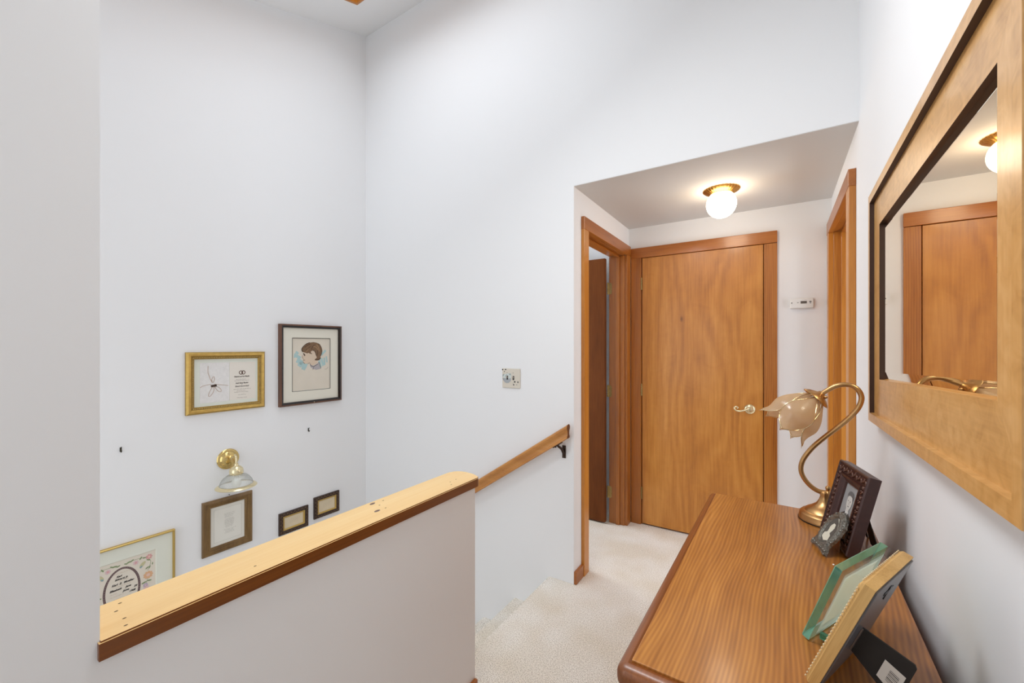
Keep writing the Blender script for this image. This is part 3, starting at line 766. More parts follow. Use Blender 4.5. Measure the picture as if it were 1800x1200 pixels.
for side in (1, -1):
    f = lambda y, z: (side*(y-sc_[0]), z-sc_[1])
    flower(*f(0.791, 0.2415), 0.013, 2, 3); flower(*f(0.787, 0.147), 0.019, 4, 3, 9); flower(*f(0.737, 0.232), 0.011, 5, 2); flower(*f(0.615, 0.206), 0.0001, 5, 2)
    flower(*f(0.776, 0.098), 0.010, 6, 5)
    for y_, z_, l_, r_ in ((0.711, 0.247, 0.010, 0.1), (0.722, 0.249, 0.009, 0.6), (0.757, 0.247, 0.009, 1.0), (0.772, 0.243, 0.008, 0.0), (0.788, 0.226, 0.009, -0.5), (0.783, 0.186, 0.009, 0.6), (0.793, 0.186, 0.008, 1.2), (0.770, 0.113, 0.011, 0.3), (0.792, 0.116, 0.010, -0.2), (0.698, 0.243, 0.008, -0.4), (0.805, 0.20, 0.007, 1.5)):
        x_, y2 = f(y_, z_); leaf(x_, y2, l_, r_*side)
    a.mi = 1
    a.ribbon([f(*pp) for pp in ((0.700, 0.240), (0.720, 0.248), (0.745, 0.249), (0.770, 0.246), (0.789, 0.236), (0.798, 0.215), (0.794, 0.190), (0.785, 0.170))], 0.0016, Z+0.0001)
    a.ribbon([f(*pp) for pp in ((0.787, 0.135), (0.782, 0.118), (0.778, 0.10))], 0.0016, Z+0.0001)
    a.mi = 8                                # little bird
    bx_, by_ = f(0.764, 0.212); a.ell(bx_, by_, 0.017, 0.008, Z+0.0005, 0.85*side, 14)
    a.mi = 9; a.ell(bx_-0.006*side, by_-0.011, 0.007, 0.0045, Z+0.0006, 0.7*side, 10)
    # lower half
    flower(side*0.100, -0.105, 0.017, 2, 4); flower(side*0.095, -0.03, 0.012, 5, 3)
    for l_ in range(5): leaf(side*(0.06+0.015*l_), -0.125+0.012*(l_ % 2), 0.009, 0.5*l_)
a.build('flower_drawing', [plain('braid_plum', (104, 84, 84), 0.9), plain('sage_leaf', (130, 148, 108), 0.9), plain('rose_pink', (214, 160, 158), 0.9), plain('blush', (226, 190, 176), 0.9), plain('apricot', (220, 176, 138), 0.9), plain('mauve_pink', (216, 188, 190), 0.9), plain('lilac', (186, 168, 190), 0.9), plain('braid_light', (150, 132, 128), 0.9), plain('bird_sand', (196, 190, 150), 0.9), plain('bird_teal', (140, 166, 168), 0.9)], s)
h = MB(); z = 0.0072
def hand(t_, y0, y1, zz, size):
    h.text(t_, y0-sc_[0], zz-sc_[1], size, z, 0.35, 0.0005, 'LEFT', sx=1.0)
hand('Karl', 0.6625, 0, 0.1875, 0.0115); hand('Edward, Jr', 0.6565, 0, 0.1735, 0.0115)
hand('Karl  E.  Mueller', 0.6445, 0, 0.1490, 0.0128); hand('Elizabeth', 0.6365, 0, 0.1235, 0.0125); hand('Jane', 0.6970, 0, 0.1235, 0.0125)
hand('June', 0.6870, 0, 0.1070, 0.0130); hand('29', 0.7295, 0, 0.1110, 0.0120); hand('1968', 0.7105, 0, 0.0935, 0.0120)
h.mi = 1
for x0, x1, zz, hh in ((0.655, 0.714, 0.2035, 0.007), (0.672, 0.712, 0.166, 0.004), (0.668, 0.716, 0.1385, 0.004), (0.640, 0.668, 0.108, 0.004), (0.640, 0.690, 0.094, 0.005), (0.652, 0.72, 0.078, 0.004), (0.66, 0.71, 0.062, 0.004)):
    scribble(h, x0-sc_[0], x1-sc_[0], zz-sc_[1], hh, z, 0.0010)
h.build('lettering', [plain('pen_black', (44, 40, 40), 0.8), plain('sepia_print', (190, 164, 142), 0.9)], s)

# ---- two bare picture hooks
def hook(y, z, label):
    b = MB()
    b.bbox(-0.004, 0.004, -0.010, 0.012, 0, 0.0015, b=0.0005)
    b.tube(catmull([(0, 0.008, 0.002), (0, -0.006, 0.003), (0, -0.012, 0.007), (0, -0.008, 0.012), (0, -0.002, 0.013)], 4), 0.0022, 8)
    b.tube([(0, 0.009, 0.001), (0, 0.013, 0.010)], 0.0018, 8); b.lump((0, 0.0135, 0.0105), 0.003, 0.003, 0.002)
    o = b.build('picture_hook', plain('hook_steel', (58, 52, 38), 0.4, 0.6), smooth=50)
    o.matrix_world = wall_mat(y, z); tag(o, label, 'hook', 'bare picture hooks on the stair wall')
hook(0.680, 0.830, 'bare picture hook left of the gold framed invitation')
hook(1.677, 0.763, 'bare picture hook under the boy portrait')

# ------------------------------------------------------------------ brass wall lamp
wl = thing('wall_lamp', 'brass wall lamp with ribbed clear glass bell shade on the stair wall', 'lamp', Matrix.Translation((XW, 1.166, 0.673)))
WM = basis((0, 0, 0), (0, 1, 0), (0, 0, 1), (1, 0, 0))
MB().lathe([(0, 0), (0.060, 0), (0.061, 0.004), (0.057, 0.009), (0.050, 0.011), (0.048, 0.015), (0.040, 0.024), (0.025, 0.030), (0.010, 0.033), (0, 0.0335)], 40, WM).build('backplate', BRASS, wl, smooth=40)
sx_, sy_ = 0.118, -0.004
MB().tube(catmull([(0.030, 0, 0.0), (0.055, 0, 0.018), (0.085, -0.001, 0.034), (0.108, -0.003, 0.030), (0.117, -0.004, 0.010), (sx_, sy_, -0.012)], 6), 0.006, 10).build('arm', PBRASS, wl, smooth=60)
FM = Matrix.Translation((sx_, sy_, -0.128))
MB().lathe([(0, 0.118), (0.010, 0.118), (0.012, 0.108), (0.022, 0.102), (0.033, 0.090), (0.036, 0.078), (0.036, 0.060), (0.034, 0.056), (0.031, 0.056), (0.031, 0.076), (0, 0.09)], 32, FM).lump((sx_+0.02, sy_-0.031, -0.061), 0.004, 0.004, 0.004).lump((sx_+0.033, sy_+0.018, -0.061), 0.004, 0.004, 0.004).build('fitter', PBRASS, wl, smooth=40)
SHG = glassy('ribbed_glass', (249, 250, 248), 0.12, 0.86, 0.06)
MB().lathe([(0.034, 0.058), (0.050, 0.050), (0.066, 0.036), (0.078, 0.018), (0.086, -0.004), (0.084, -0.004), (0.076, 0.016), (0.064, 0.033), (0.048, 0.047), (0.034, 0.055)], 144, FM, mod=lambda a_, r_: 1+0.012*math.cos(48*a_)).build('shade', SHG, wl, smooth=70)
MB().lathe([(0.084, -0.002), (0.090, -0.003), (0.104, -0.012), (0.106, -0.015), (0.104, -0.017), (0.088, -0.008), (0.083, -0.006)], 56, FM).build('shade_rim', PBRASS, wl, smooth=40)
MB().lathe([(0, 0.060), (0.013, 0.058), (0.013, 0.040), (0.016, 0.030), (0.024, 0.014), (0.026, 0.002), (0.020, -0.014), (0.010, -0.022), (0, -0.024)], 24, FM).build('bulb', plain('unlit_bulb', (236, 234, 228), 0.3), wl, smooth=60)

# ------------------------------------------------------------------ light switch plate
sp = thing('switch_plate', 'cream decorated double toggle switch plate on the stair wall', 'switch', basis((-1.4025, YB, 1.1567), (1, 0, 0), (0, 0, 1), (0, -1, 0)))
spw, sph = 0.132, 0.121
pb = MB().bbox(-spw/2, spw/2, -sph/2, sph/2, 0, 0.007, b=0.004, seg=3)
pz = 0.0074
def P(x, y): return (-spw/2+(x-225)/560*spw, sph/2-(y-300)/600*sph)
pb.mi = 1
for x, y, rx_, ry_ in ((240, 340, 24, 22), (335, 335, 26, 18), (625, 705, 25, 25), (722, 710, 18, 27), (590, 795, 22, 20), (572, 435, 10, 12), (300, 400, 16, 16), (685, 790, 12, 12), (380, 430, 9, 9), (575, 745, 9, 8)):
    c_ = P(x, y); pb.ell(c_[0], c_[1], rx_/560*spw, ry_/600*sph, pz, 0, 12)
pb.mi = 2
pb.poly([P(*k) for k in ((235, 605), (270, 600), (400, 620), (510, 600), (500, 680), (440, 745), (370, 760), (310, 735), (260, 665))], pz+0.0002)
pb.mi = 3
pb.poly([P(*k) for k in ((230, 530), (280, 480), (350, 470), (420, 450), (500, 440), (520, 500), (500, 600), (400, 615), (280, 600))], pz)
pb.mi = 4
for a_, b_ in (((232, 520), (290, 470)), ((240, 555), (285, 500)), ((440, 450), (500, 505)), ((460, 500), (500, 450)), ((330, 550), (380, 480)), ((240, 610), (290, 680))):
    pb.ribbon([P(*a_), P(*b_)], 0.0022, pz+0.0004)
pb.build('plate', [plain('cream_ceramic', (214, 206, 192), 0.35), BLACKG, plain('slate_blue', (166, 170, 174), 0.5), plain('pale_aqua', (206, 214, 210), 0.5), plain('grey_line', (120, 124, 124), 0.5)], sp)
for x, y in ((390, 585), (582, 590)):
    c_ = P(x, y)
    b = MB().bbox(c_[0]-0.0055, c_[0]+0.0055, c_[1]-0.0125, c_[1]+0.0125, 0.0066, 0.0082, b=0.0006)
    b.mi = 1
    b.bbox(-0.0035, 0.0035, -0.004, 0.004, 0, 0.013, b=0.0012, M=Matrix.Translation((c_[0], c_[1]+0.001, 0.0075)) @ Matrix.Rotation(math.radians(-28), 4, 'X'))
    b.build('toggle', [BLACKG, plain('toggle_grey', (170, 160, 150), 0.4)], sp, smooth=40)

# ------------------------------------------------------------------ thermostat
th = thing('thermostat', 'white wall thermostat with small dark display right of the far door', 'thermostat', basis((0.121, YF, 1.627), (1, 0, 0), (0, 0, 1), (0, -1, 0)))
MB().bbox(-0.061, 0.061, -0.0305, 0.0305, 0, 0.026, b=0.005, seg=3).build('case', WHITEP, th, smooth=40)
MB().box(-0.006, 0.026, -0.003, 0.013, 0.026, 0.0268).build('display', plain('lcd', (98, 90, 82), 0.3), th)
for x, y, rx_, ry_ in ((-0.052, 0.003, 0.004, 0.003), (-0.020, 0.004, 0.004, 0.002), (0.044, 0.008, 0.0065, 0.0035), (0.044, -0.001, 0.0045, 0.0022)):
    MB().lathe([(0, 0.0012), (1.0, 0.001), (1.0, 0)], 14, Matrix.Translation((x, y, 0.026)) @ Matrix.Diagonal((rx_, ry_, 1, 1))).build('button', plain('button_grey', (88, 84, 80), 0.5), th)
tl = MB(); scribble(tl, 0.0, 0.022, 0.018, 0.004, 0.0263, 0.0007)
tl.build('lettering', plain('print_pale', (168, 166, 162), 0.8), th)

# ------------------------------------------------------------------ ceiling globe lamp
cl = thing('ceiling_light', 'lit white globe lamp under a fluted brass canopy on the hall ceiling', 'lamp', Matrix.Translation((-0.281, 2.675, ZH)))
MB().lathe([(0.096, -0.001), (0.097, -0.004), (0.090, -0.010), (0.076, -0.018), (0.062, -0.026), (0.055, -0.036), (0.050, -0.040), (0.0, -0.040)], 128, None, mod=lambda a_, r_: 1+(0.028 if r_ > 0.06 else 0.01)*math.cos(32*a_)).build('canopy', plain('lamp_brass', (206, 158, 84), 0.25, 1.0), cl, smooth=60)
GLOBE = plain('lit_opal_glass', (255, 250, 240), 0.3, emit=(255, 236, 208), estr=13.0)
b = MB()
pr = [(0.030, -0.004)] + [(0.080*math.sin(math.radians(t_)), -0.084+0.080*math.cos(math.radians(t_))) for t_ in range(24, 181, 12)]
pr[-1] = (0, pr[-1][1])
b.lathe(pr, 40).build('globe', GLOBE, cl, smooth=80)

# ------------------------------------------------------------------ oak mirror
am = math.radians(1.1)
mu_, mn = Vector((math.sin(am), math.cos(am), 0)), Vector((-math.cos(am), math.sin(am), 0))
# local x points towards the camera end (-u), local y up, local z out of the wall
mc = Vector((0.235, 1.2, 1.48)) + mu_*0.0275 + Vector((0, 0, 0.004)) - mn*0.033
MM = basis(mc, -mu_, (0, 0, 1), mn) 
mr = thing('wall_mirror', 'large mirror in a wide oak frame hanging above the chest', 'mirror', MM)
mw = 1.080
WTOP, WBOT, WSIDE = 0.116, 0.136, 0.110
YT = 0.3575
def ybot(x): return -0.3695+(x+mw/2)/mw*0.036      # the old frame has sagged a little out of square
prof = [(0, 0), (0, 0.033), (0.026, 0.033), (0.027, 0.0215), (1, 0.0205), (1.0, 0.008), (1.0, 0)]
def corner(d_, which):
    f = lambda W: d_ if d_ < 0.9 else W
    x = -mw/2+f(WSIDE) if 'l' in which else mw/2-f(WSIDE)
    y = YT-f(WTOP) if 't' in which else ybot(x)+f(WBOT)
    return x, y
def rail_piece(kind):
    b = MB()
    a_, c_ = {'top': ('tl', 'tr'), 'bottom': ('br', 'bl'), 'left': ('bl', 'tl'), 'right': ('tr', 'br')}[kind]
    A_ = [b.v((*corner(d_, a_), z_)) for d_, z_ in prof]; C_ = [b.v((*corner(d_, c_), z_)) for d_, z_ in prof]
    n_ = len(prof)
    for i in range(n_):
        b.mi = 1 if (i in (2, 4) and kind != 'bottom') else 0  # step and reveal faces painted as shaded, bottom rail left light
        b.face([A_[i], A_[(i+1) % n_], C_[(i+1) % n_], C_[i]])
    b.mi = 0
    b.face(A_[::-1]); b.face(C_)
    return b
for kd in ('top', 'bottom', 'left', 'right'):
    rail_piece(kd).build('frame_rail' if kd in ('top', 'bottom') else 'frame_stile', [MOAK if kd in ('top', 'bottom') else MOAK_V, MSHADE], mr)
ig = MB()
bv = 0.024
def gl(which, ins, z_):
    x, y = corner(1, which)
    return ig.v((x+(ins if 'l' in which else -ins), y+(ins if 'b' in which else -ins), z_))
O4 = ('bl', 'br', 'tr', 'tl')
V0 = [gl(k, 0.0, 0.0105) for k in O4]; V1 = [gl(k, bv, 0.0140) for k in O4]; Vb = [gl(k, 0.0, 0.002) for k in O4]
ig.face(V1)
for k in range(4): ig.face([V0[k], V0[(k+1) % 4], V1[(k+1) % 4], V1[k]]); ig.face([Vb[k], Vb[(k+1) % 4], V0[(k+1) % 4], V0[k]])
ig.face(Vb[::-1])
ig.build('mirror_glass', MIRROR, mr)

# ------------------------------------------------------------------ dresser
DT = 0.80
DM = basis((-0.241, 0.700, 0), (math.cos(math.radians(1.1)), -math.sin(math.radians(1.1)), 0), (math.sin(math.radians(1.1)), math.cos(math.radians(1.1)), 0), (0, 0, 1))
ds = thing('dresser', 'brown wooden chest with a moulded top below the oak mirror', 'dresser', DM)
dw, dl = 0.468, 1.040          # depth (x) and length (y)
b = MB()
def rrect(ins, r_):
    P_ = []
    r_ = max(r_-ins, 0.002)
    for cx_, cy_, a0 in ((dw-ins-r_, dl-ins-r_, 0), (ins+r_, dl-ins-r_, 90), (ins+r_, ins+r_, 180), (dw-ins-r_, ins+r_, 270)):
        for k in range(6):
            a_ = math.radians(a0+18*k); P_.append((cx_+r_*math.cos(a_), cy_+r_*math.sin(a_)))
    return P_
lay = [(0.006, DT-0.034), (0.001, DT-0.031), (0.0, DT-0.026), (0.0, DT-0.015), (0.002, DT-0.009), (0.006, DT-0.004), (0.012, DT-0.001), (0.018, DT), (0.021, DT-0.002)]
RR = [[b.v((x, y, z_)) for x, y in rrect(ins, 0.018)] for ins, z_ in lay]
for A_, B_ in zip(RR, RR[1:]):
    for k in range(24): b.face([A_[k], A_[(k+1) % 24], B_[(k+1) % 24], B_[k]])
b.face(RR[0][::-1]); b.face(RR[-1])
b.build('top', DRESS_R, ds, smooth=30)
# the slightly raised panel inside the moulded edge
MB().bbox(0.0225, dw-0.006, 0.026, dl-0.018, DT-0.004, DT+0.0022, b=0.0016, seg=2).build('top_panel', DRESS, ds)
MB().bbox(0.022, dw-0.006, 0.022, dl-0.022, 0.08, DT-0.034, b=0.003).build('body', DRESS_B, ds)
MB().bbox(0.014, dw-0.004, 0.014, dl-0.014, 0.0, 0.085, b=0.006).build('plinth', DRESS_R, ds)
for r_ in range(3):
    z0_ = 0.105+r_*0.218
    for c_ in range(2):
        y0_ = 0.045+c_*0.48
        dwr = MB().bbox(0.010, 0.026, y0_, y0_+0.47, z0_, z0_+0.205, b=0.005, seg=3).build('drawer', DRESS_B, ds)
        MB().lathe([(0, 0.026), (0.012, 0.024), (0.015, 0.018), (0.012, 0.010), (0.007, 0.006), (0.009, 0)], 20, basis((0.010, y0_+0.235, z0_+0.10), (0, 1, 0), (0, 0, 1), (-1, 0, 0))).build('knob', DRESS_R, dwr, smooth=50)
TOP = DT+0.0022

# ------------------------------------------------------------------ tulip table lamp
lb = Vector((0.122, 1.632, TOP))
dv = Vector((0.0757694, 0.99712537, 0)); rv = Vector((0.99712537, -0.0757694, 0))
LM = basis(lb, rv, dv, (0, 0, 1))
lp = thing('table_lamp', 'copper toned gooseneck lamp with a tulip glass shade on the chest', 'lamp', LM)
MB().lathe([(0, 0), (0.068, 0), (0.069, 0.004), (0.068, 0.008), (0.066, 0.022), (0.060, 0.028), (0.053, 0.030), (0.049, 0.036), (0.036, 0.044), (0.022, 0.055), (0.015, 0.068), (0.012, 0.078), (0.013, 0.084), (0.012, 0.091), (0.008, 0.095), (0, 0.096)], 48).build('base', CBRASS, lp, smooth=35)
MB().lathe([(0.0, 0.0004), (0.0695, 0.0004), (0.0705, 0.0015), (0.0705, 0.0035), (0.066, 0.0045)], 48).build('base_felt', BLACKG, lp)
stem = [(0.0069, 0.0917), (-0.0148, 0.0915), (-0.037, 0.1045), (-0.0551, 0.1287), (-0.0619, 0.1553), (-0.0551, 0.1872), (-0.0325, 0.2267), (-0.0017, 0.2639), (0.0324, 0.3006), (0.0614, 0.3347), (0.0816, 0.3666), (0.0888, 0.3959), (0.0816, 0.4189), (0.0654, 0.4321), (0.0449, 0.4341), (0.024, 0.427), (0.0026, 0.4111), (-0.012, 0.398)]
MB().tube(catmull([(a_, 0, c_) for a_, c_ in stem], 5), 0.0072, 14).build('stem', CBRASS, lp, smooth=60)
MB().lathe([(0, 0.020), (0.005, 0.018), (0.0075, 0.013), (0.006, 0.007), (0.0035, 0.004), (0.007, 0.001), (0.010, -0.004)], 18, Matrix.Translation((0.008, 0, 0.094))).build('finial', CBRASS, lp, smooth=60)
# shade axis
ax_o = Vector((-0.018, 0, 0.392)); ax_d = Vector((-0.68, -0.16, -0.72)).normalized()
q_ = Vector((0, -1, 0)); e2 = (q_-ax_d*q_.dot(ax_d)).normalized(); e1 = e2.cross(ax_d)
AM = basis(ax_o, e1, e2, ax_d)
MB().lathe([(0.0, -0.020), (0.009, -0.018), (0.012, -0.012), (0.030, -0.003), (0.041, 0.006), (0.042, 0.009), (0.038, 0.008), (0.0, -0.004)], 32, AM).lump(AM @ Vector((0.014, 0.014, -0.013)), 0.006, 0.006, 0.006).build('shade_cap', CBRASS, lp, smooth=50)
MB().lathe([(0, 0.0), (0.012, 0.0), (0.014, 0.03), (0.022, 0.05), (0.024, 0.062), (0.016, 0.082), (0, 0.088)], 20, AM).build('bulb', plain('unlit_bulb', (236, 234, 228), 0.3), lp, smooth=60)
PET = frosted('smoked_petal_glass', (230, 200, 162), 0.5, 0.2)
def petal(phi, lift, out_):
    b = MB(); e = []
    nu, nv = 12, 18
    grid = []
    for j in range(nv+1):
        t_ = j/nv
        L_ = 0.150*t_
        r_ = 0.022+0.052*math.sin(min(1, t_/0.62)*math.pi/2) - 0.010*max(0, (t_-0.55))/0.45 + (0.016+lift)*max(0, (t_-0.70)/0.30)**2
        wv = (0.30+0.70*math.sin(min(1, t_/0.55)*math.pi/2)) if t_ < 0.55 else max(0.0, 1-((t_-0.55)/0.45)**2.6)
        wv = max(wv, 0.015)
        row = []
        for i in range(nu+1):
            s_ = (i/nu*2-1)
            ang = phi+s_*wv*math.radians(36)
            rr = (r_+out_*min(1, t_*3))*(1-0.06*s_*s_)
            row.append(AM @ Vector((rr*math.cos(ang), rr*math.sin(ang), 0.004+L_-0.010*t_*s_*s_)))
        grid.append(row)
    V = [[b.v(p_) for p_ in row] for row in grid]
    for j in range(nv):
        for i in range(nu): b.face([V[j][i], V[j][i+1], V[j+1][i+1], V[j+1][i]])
    o = b.build('petal', PET, lp, smooth=80, recalc=False)
    edge = [grid[j][0] for j in range(nv+1)] + [grid[j][nu] for j in range(nv, -1, -1)]
    r2 = MB().tube(edge, 0.0017, 6)
    for j in (11, 14):
        r2.lump(grid[j][0], 0.003, 0.003, 0.003); r2.lump(grid[j][nu], 0.003, 0.003, 0.003)
    r2.build('petal_rim', plain('rim_brass', (228, 206, 164), 0.22, 0.85), o, smooth=60)
for k in range(5): petal(math.radians(90+72*k), 0.004, (0.005, 0.0, 0.003, 0.0, 0.002)[k])
MB().tube(catmull([(0.060, 0.020, 0.006), (0.078, -0.020, 0.008), (0.086, -0.065, 0.030), (0.091, -0.088, 0.036), (0.095, -0.090, 0.016), (0.098, -0.072, 0.0045), (0.104, -0.045, 0.0035)], 6), 0.0026, 8).build('cord', BLACKG, lp, smooth=60)

# ------------------------------------------------------------------ frames standing on the chest
def lean_mat(B_, wdir, lean):
    w_ = Vector((wdir[0], wdir[1], 0)).normalized(); nb = Vector((w_.y, -w_.x, 0))
    if nb.x < 0: nb = -nb
    t_ = Vector((0, 0, 1))*math.cos(lean)+nb*math.sin(lean); n_ = -(nb*math.cos(lean)-Vector((0, 0, 1))*math.sin(lean))
    # local x = right when facing the front, local y up the frame, local z out of the front
    x_ = t_.cross(n_)
    return basis(B_, x_, t_, n_), x_, t_, n_

# ornate dark frame with a portrait photograph
ow, oh, od = 0.186, 0.216, 0.027
oc = Vector((0.1246, 1.462, TOP+0.0068))
OM, ox, ot, on = lean_mat(oc, (0.2219, -0.9751), math.radians(13.5))
of = thing('framed_photo', 'dark carved standing frame with a man\'s grey portrait, beside the lamp', 'photo frame', OM)
CARV = plain('carved_mahogany', (64, 34, 28), 0.3, 0.0, bump=0.8, bscale=180, var=0.35)
MAH = plain('mahogany_side', (62, 34, 30), 0.35, var=0.12, bscale=90)
def up(b, dy):
    for v in b.bm.verts: v.co.y += dy
    return b
up(MB().ring(ow, oh, [(0, -od), (0, -0.003), (0.002, 0), (0.004, 0.001), (0.006, -0.003), (0.030, -0.006), (0.032, 0.0), (0.038, -0.001), (0.044, -0.007), (0.050, -0.009), (0.052, -0.014), (0.052, -od)], [1, 1, 0, 0, 0, 0, 1, 1, 1, 1, 1, 1]), oh/2).build('frame', [CARV, MAH], of)
c = MB()
def scroll(x, y, k, horiz):
    r_ = 0.8 if k % 2 else -0.8
    c.lump((x, y, -0.003), 0.0085 if horiz else 0.0042, 0.0042 if horiz else 0.0085, 0.004, r_)
    c.lump((x+(0.003 if horiz else 0.006*(1 if k % 2 else -1)), y+(0.006*(1 if k % 2 else -1) if horiz else 0.003), -0.0028), 0.004, 0.0025, 0.003, -r_)
for sy in (0.018, oh-0.018):
    k_ = 13
    for i in range(k_): scroll(-ow/2+0.012+(ow-0.024)*i/(k_-1), sy, i, True)
for sx in (-1, 1):
    k_ = 12
    for i in range(k_): scroll(sx*(ow/2-0.018), 0.034+(oh-0.068)*i/(k_-1), i, False)
c.build('carving', plain('carving_high', (92, 58, 46), 0.25, 0.1), of, smooth=60)
MB().box(-ow/2+0.008, ow/2-0.008, 0.008, oh-0.008, -od+0.001, -0.020).build('backing', BLACK, of)
ph_ = up(MB().box(-0.042, 0.042, -0.058, 0.058, -0.018, -0.0140), oh/2)
pm = [plain('photo_grey', (150, 150, 150), 0.4), plain('photo_dark', (62, 62, 64), 0.4), plain('photo_face', (206, 204, 198), 0.4), plain('photo_mid', (104, 104, 104), 0.4), plain('photo_white', (226, 226, 222), 0.4)]
photo = ph_.build('photograph', pm[0], of)
fg = MB(); yc = oh/2; z = -0.0137
fg.mi = 1; fg.poly([(x, y+yc) for x, y in ((-0.040, -0.057), (0.040, -0.057), (0.040, -0.036), (0.026, -0.026), (0.008, -0.018), (-0.010, -0.018), (-0.027, -0.028), (-0.040, -0.040))], z)
fg.mi = 4; fg.poly([(x, y+yc) for x, y in ((-0.009, -0.014), (0.010, -0.014), (0.006, -0.034), (0.001, -0.050), (-0.004, -0.034))], z+0.0003)
fg.mi = 2; fg.ell(0.001, 0.012+yc, 0.0155, 0.024, z+0.0006, 0, 20); fg.poly([(-0.008, -0.016+yc), (0.009, -0.016+yc), (0.008, 0.0+yc), (-0.008, 0.0+yc)], z+0.0005)
fg.mi = 3; fg.poly([(x, y+yc) for x, y in ((-0.016, 0.020), (-0.012, 0.026), (0.0, 0.029), (0.012, 0.026), (0.016, 0.018), (0.018, 0.030), (0.012, 0.039), (0.0, 0.042), (-0.012, 0.039), (-0.018, 0.030))], z+0.0009)
for x in (-0.006, 0.007): fg.ell(x, 0.014+yc, 0.0028, 0.0014, z+0.0009, 0, 8)
fg.ell(0.0008, -0.001+yc, 0.0045, 0.0013, z+0.0009, 0, 8)
fg.ribbon([(0.001, 0.013+yc), (0.002, 0.006+yc), (-0.001, 0.005+yc)], 0.0012, z+0.0009)
fg.mi = 1; fg.poly([(-0.002, -0.020+yc), (0.004, -0.020+yc), (0.003, -0.050+yc), (-0.001, -0.050+yc)], z+0.0009)
fg.build('portrait', pm, photo)
leg_ang = math.radians(27)
eb = MB()
EM = Matrix.Translation((0.005, 0.150, -od)) @ Matrix.Rotation(leg_ang, 4, 'X')
eb.prism([(-0.014, 0), (0.014, 0), (0.023, -0.146), (-0.023, -0.146)], -0.002, 0.0, EM)
eb.build('easel_leg', BLACK, of)

# pewter oval frame leaning in front of it
PWM = plain('aged_pewter', (128, 126, 118), 0.38, 0.75, bump=0.9, bscale=220, var=0.4)
pc_ = Vector((0.0865, 1.392, TOP+0.0060))
PM, px_, pt_, pn_ = lean_mat(pc_, (0.2752, -0.9614), math.radians(32))
pf = thing('framed_photo', 'small tarnished pewter oval frame leaning in front of the carved frame', 'photo frame', PM)
half = [(0.0, 0.004), (0.020, 0.003), (0.036, -0.002), (0.0425, 0.001), (0.040, 0.012), (0.034, 0.020), (0.037, 0.034), (0.042, 0.046), (0.043, 0.064), (0.041, 0.078), (0.043, 0.088), (0.036, 0.094), (0.028, 0.108), (0.014, 0.116), (0.0, 0.119)]
outl = [(x, y) for x, y in half] + [(-x, y) for x, y in half[-2:0:-1]]
oval = [(0.026*math.cos(2*math.pi*i/28), 0.060+0.040*math.sin(2*math.pi*i/28)) for i in range(28)]
b = MB()
# outline to oval bridge, front face
of_v = [b.v((x, y, 0.0)) for x, y in outl]; ob_v = [b.v((x, y, -0.007)) for x, y in outl]
no = len(outl)
ang_sorted = []
def ray_oval(x, y):
    a_ = math.atan2((y-0.060)/0.040, x/0.026); return (0.026*math.cos(a_), 0.060+0.040*math.sin(a_))
r1 = [b.v((*(lambda q: (q[0]*1.30, 0.060+(q[1]-0.060)*1.18))(ray_oval(x, y)), 0.0035)) for x, y in outl]
r2_ = [b.v((*(lambda q: (q[0]*1.12, 0.060+(q[1]-0.060)*1.08))(ray_oval(x, y)), 0.0035)) for x, y in outl]
r3 = [b.v((*ray_oval(x, y), -0.001)) for x, y in outl]
for A_, B_ in ((ob_v, of_v), (of_v, r1), (r1, r2_), (r2_, r3)):
    for i in range(no): b.face([A_[i], A_[(i+1) % no], B_[(i+1) % no], B_[i]])
b.face(ob_v[::-1])
for x, y in outl[3:-3]:
    if y > 0.02: b.lump((x*0.90, 0.060+(y-0.060)*0.92, 0.001), 0.005, 0.0035, 0.0025, random.random()*3)
for x in (-0.036, -0.026, -0.012, 0.0, 0.012, 0.026, 0.036): b.lump((x, 0.009, 0.001), 0.006, 0.004, 0.0028, x*20)
b.build('frame', PWM, pf, smooth=50)
b = MB(); b.mi = 0
b.ell(0, 0.060, 0.0275, 0.0415, -0.0006, 0, 32)
b.mi = 1
b.poly([(-0.017, 0.034), (0.0, 0.027), (0.016, 0.034), (0.013, 0.048), (0.004, 0.053), (0.007, 0.060), (0.009, 0.070), (0.004, 0.080), (-0.005, 0.081), (-0.010, 0.074), (-0.012, 0.067), (-0.009, 0.060), (-0.008, 0.052), (-0.017, 0.046)], -0.0002)
b.mi = 2
b.poly([(0.016, 0.082), (0.022, 0.070), (0.010, 0.088), (-0.004, 0.097), (0.002, 0.098)], -0.0002)
b.build('photograph', [plain('oval_dark', (84, 80, 74), 0.45), plain('oval_cream', (214, 210, 192), 0.45), plain('oval_pale', (190, 186, 170), 0.45)], pf)
b = MB(); b.prism([(-0.010, 0), (0.010, 0), (0.013, -0.070), (-0.013, -0.070)], -0.0015, 0.0, Matrix.Translation((0, 0.085, -0.0075)) @ Matrix.Rotation(math.radians(27), 4, 'X'))
b.build('easel_leg', plain('copper_leg', (150, 104, 70), 0.4, 0.5), pf)

